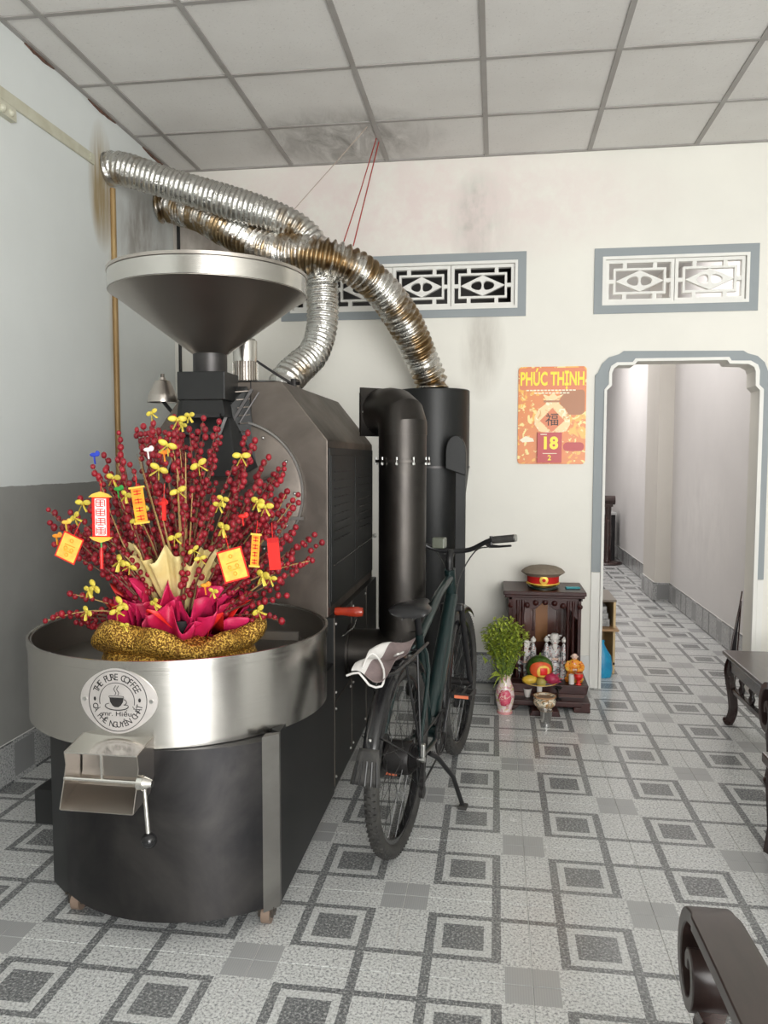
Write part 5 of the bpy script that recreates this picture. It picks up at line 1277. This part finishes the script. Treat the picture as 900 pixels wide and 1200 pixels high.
# ------------------------------------------------------------------ things in the hallway
sh = thing('wooden_shelf', 'pale wooden low shelf just behind the left door jamb', 'shelf', (.66, 5.62, 0))
MB().box((.50, 5.42, .49), (.815, 5.86, .505)).build('top_board', simple('shelf_top', (.16, .13, .10), .5), sh, bevel=.002)
MB().box((.50, 5.36, .30), (.825, 5.86, .315)).build('shelf_board', simple('board_brown', (.36, .21, .10), .45), sh, bevel=.002)
MB().box((.50, 5.42, .06), (.81, 5.86, .075)).build('shelf_board', m_pine, sh)
for x in (.50, .795): MB().box((x, 5.42, 0), (x+.015, 5.86, .49)).build('side_panel', m_pine, sh)
MB().box((.515, 5.845, 0), (.795, 5.86, .49)).build('back_panel', m_pine, sh)
o = thing('stacked_boxes', 'small grey printed packets on the pale wooden shelf', 'packets', (.66, 5.5, .315))
for k, (z, hh) in enumerate(((.316, .05), (.367, .04), (.408, .045))): MB().box((.56, 5.45, z), (.775-.01*k, 5.62, z+hh)).build('packet', simple('packet_grey', (.45, .45, .44), .5, 0, (.15, .15, .16), 30) if k == 0 else bpy.data.materials['packet_grey'], o, bevel=.003)
o = MB().lathe([(0, 0), (.075, 0), (.085, .05), (.07, .14), (.03, .20), (.012, .225), (.02, .245), (0, .25)], (.712, 5.34, 0), 24, sx=.9, sy=.6).build('plastic_bag', m_bluepl, None, smooth=50, loc=(.712, 5.34, 0)); tag(o, 'blue plastic bag on the floor beside the pale wooden shelf', 'bag')
d2 = o.modifiers.new('d', 'DISPLACE'); tx = bpy.data.textures.new('crumple', 'CLOUDS'); tx.noise_scale = .05; d2.texture = tx; d2.strength = .03
o = thing('pedestal_stand', 'dark rosewood stand with rolled top at the far end of the hallway', 'stand', (1.54, 11.2, 0))
MB().lathe([(0, 0), (.20, 0), (.205, .02), (.19, .035), (.06, .05), (.045, .09), (.055, .14), (.04, .22), (.05, .40), (.04, .60), (.045, .80), (.05, .82), (0, .82)], (1.54, 11.2, 0), 28).build('post', m_wood, o, smooth=40)
MB().cyl((1.40, 11.2, .89), (1.63, 11.2, .89), .062, 20).box((1.48, 11.16, .80), (1.60, 11.24, .86)).build('rolled_top', m_wood, o, smooth=40, bevel=.004, kind='stuff')
o = thing('covered_cabinet', 'black covered cabinet behind the far stand in the hallway', 'cabinet', (1.45, 11.75, 0))
MB().box((1.15, 11.6, 0), (1.70, 12.0, .66)).build('cabinet_body', m_fur, o, bevel=.01)
MB().box((1.12, 11.58, .66), (1.71, 12.02, .69)).build('cabinet_top', simple('pale_top', (.5, .5, .5), .5), o)
o = thing('folded_umbrella', 'thin dark folded umbrella leaning inside the right door jamb', 'umbrella', (1.46, 5.12, 0))
MB().tube([(1.475, 5.14, .0), (1.48, 5.13, .05), (1.492, 5.12, .35), (1.51, 5.10, .56)], [.006, .018, .013, .004], 12).build('canopy', m_fur, o, smooth=40)
MB().tube([(1.51, 5.10, .56), (1.517, 5.09, .64)], .004, 8).build('tip_rod', m_wood, o)
for dx in (-.03, .024): MB().tube([(1.475+dx, 5.115, .04), (1.492+dx*.6, 5.095, .35), (1.51, 5.08, .58)], .0045, 6).build('rib', m_wood, o)

# ------------------------------------------------------------------ rosewood furniture at the right
tb = thing('low_table', 'dark rosewood low table with curved legs near the doorway', 'table', (1.62, 4.05, 0))
tx0, tx1, ty0, ty1, tz = 1.245, 2.05, 3.60, 4.495, .405
MB().box((tx0, ty0, tz-.022), (tx1, ty1, tz)).build('table_top', m_woodtop, tb, bevel=.006)
MB().box((tx0+.012, ty0+.012, tz-.034), (tx1-.012, ty1-.012, tz-.022)).build('moulding', m_wood, tb, bevel=.003)
for a, b in (((tx0+.025, ty0+.03), (tx0+.045, ty1-.03)), ((tx1-.045, ty0+.03), (tx1-.025, ty1-.03)), ((tx0+.03, ty0+.025), (tx1-.03, ty0+.045)), ((tx0+.03, ty1-.045), (tx1-.03, ty1-.025))):
    MB().box((a[0], a[1], tz-.10), (b[0], b[1], tz-.034)).build('apron', m_wood, tb, bevel=.003)
for x, sx_ in ((tx0+.05, -1), (tx1-.05, 1)):
    for y, sy_ in ((ty0+.05, -1), (ty1-.05, 1)):
        o_ = V((x, y, 0)); o_ += V((-.055, 0, 0)) if (sx_ < 0 and sy_ < 0) else V((0, 0, 0)); dd = V((sx_, sy_, 0))*.7071
        MB().tube(spline([o_+dd*.012+V((0, 0, .37)), o_+dd*.028+V((0, 0, .30)), o_+dd*.006+V((0, 0, .18)), o_-dd*.004+V((0, 0, .09)), o_+dd*.012+V((0, 0, .03)), o_+dd*.028+V((0, 0, .005))], .02), .026, 8, rot=pi/4).build('leg', m_wood, tb, smooth=35)
        MB().sphere(o_+dd*.03+V((0, 0, .022)), .024, 12, 8, (1, 1, .9)).build('foot_scroll', m_wood, tb, smooth=60)
for a, b in (((tx0+.05, ty0+.05), (tx0+.05, ty1-.05)), ((tx1-.05, ty0+.05), (tx1-.05, ty1-.05)), ((tx0+.05, (ty0+ty1)/2), (tx1-.05, (ty0+ty1)/2))):
    MB().bar((a[0], a[1], .20), (b[0], b[1], .20), .028, .028).build('stretcher', m_wood, tb, bevel=.004)
for k in range(4): 
    y = ty0+.2+.165*k; MB().lathe([(.012, .214), (.018, .24), (.010, .26), (.018, .285), (.012, .305)], (tx0+.05, y, 0), 12).build('spindle', m_wood, tb, smooth=40)

def armchair(label, loc, rz=0):
    t = thing('wooden_armchair', label, 'armchair', loc, rz); L = dict(local=True)
    W_ = .62
    for k, x in enumerate((0, W_-.085)):
        P = [(-.70, .665), (-.45, .650), (-.20, .640), (-.06, .628), (-.012, .600), (.008, .555), (.004, .505), (-.020, .472), (-.052, .462), (-.080, .478), (-.090, .510), (-.082, .545), (-.062, .560), (-.046, .545), (-.050, .525)]
        P = [(p.x, p.y) for p in spline([(a, b, 0) for a, b in P], .018)]
        n = len(P); q = MB(); th = .013
        for i, (y, z) in enumerate(P):
            a = P[max(i-1, 0)]; b = P[min(i+1, n-1)]; d = V((b[0]-a[0], b[1]-a[1])).normalized(); nn = V((-d.y, d.x))
            tt = th*(1 if i < n*.8 else .8)
            xi = 0 if i < n*.55 else .004
            for xx, s_ in ((x+xi, 1), (x+.085-xi, 1), (x+.085-xi, -1), (x+xi, -1)): q.v.append(V((xx, y+nn.x*tt*s_, z+nn.y*tt*s_)))
        for i in range(n-1):
            for j in range(4): q.f.append((i*4+j, i*4+(j+1) % 4, (i+1)*4+(j+1) % 4, (i+1)*4+j))
        q.f += [(0, 1, 2, 3), tuple((n-1)*4+j for j in (3, 2, 1, 0))]
        q.build('armrest', m_armw, t, smooth=35, bevel=.0025, **L)
        MB().cyl((x+.012, -.046, .540), (x+.073, -.046, .540), .020, 16).build('scroll_eye', m_wood, t, smooth=40, bevel=.002, **L)
        q = MB(); S = spline([(x+.043, -.085, .47), (x+.043, -.055, .43), (x+.043, -.085, .38), (x+.043, -.07, .33)], .02); q.tube(S, .026, 8, rot=pi/4, flat=.9)
        q.build('arm_support', m_wood, t, smooth=35, **L)
        q = MB(); q.prism([(-.62, .36), (-.62, .63), (-.58, .62), (-.50, .52), (-.42, .60), (-.34, .50), (-.26, .60), (-.18, .48), (-.12, .46), (-.10, .36)], xfn, x+.030, x+.052); q.build('carved_side', m_wood, t, bevel=.003, **L)
        for y in (-.075, -.64):
            MB().tube([(x+.043, y, .36), (x+.043, y+.012, .24), (x+.043, y, .10), (x+.043, y+.015, .0)], [.036, .030, .024, .030], 8, rot=pi/4).build('leg', m_wood, t, smooth=30, **L)
        MB().box((x+.03, -.64, .10), (x+.056, -.07, .125)).build('stretcher', m_wood, t, **L)
    MB().box((.0, -.70, .335), (W_, -.045, .375)).build('seat', m_wood, t, bevel=.006, **L)
    MB().box((.02, -.085, .27), (W_-.02, -.06, .335)).build('apron', m_wood, t, bevel=.004, **L)
    q = MB(); q.holed([[(0, .375), (0, .92), (.10, .95), (.20, .97), (.31, 1.02), (.42, .97), (.52, .95), (.62, .92), (.62, .375)], [(.07, .45), (.07, .86), (.20, .88), (.20, .45)], [(.42, .45), (.42, .88), (.55, .86), (.55, .45)]], yfn, -.715, -.685)
    q.build('backrest', m_wood, t, bevel=.004, **L)
    return t
m_armw = simple('armrest_rosewood', (.028, .017, .015), .32, 0, (.045, .028, .025), 6, 0, sc=(6, 1, 1), Coat_Weight=.3, Coat_Roughness=.2)
armchair('dark rosewood armchair with scrolled arm at the bottom right corner', (.350, 1.492, 0))
armchair('dark rosewood armchair whose scrolled arm tip shows in front of the low table', (.985, 3.06, 0))
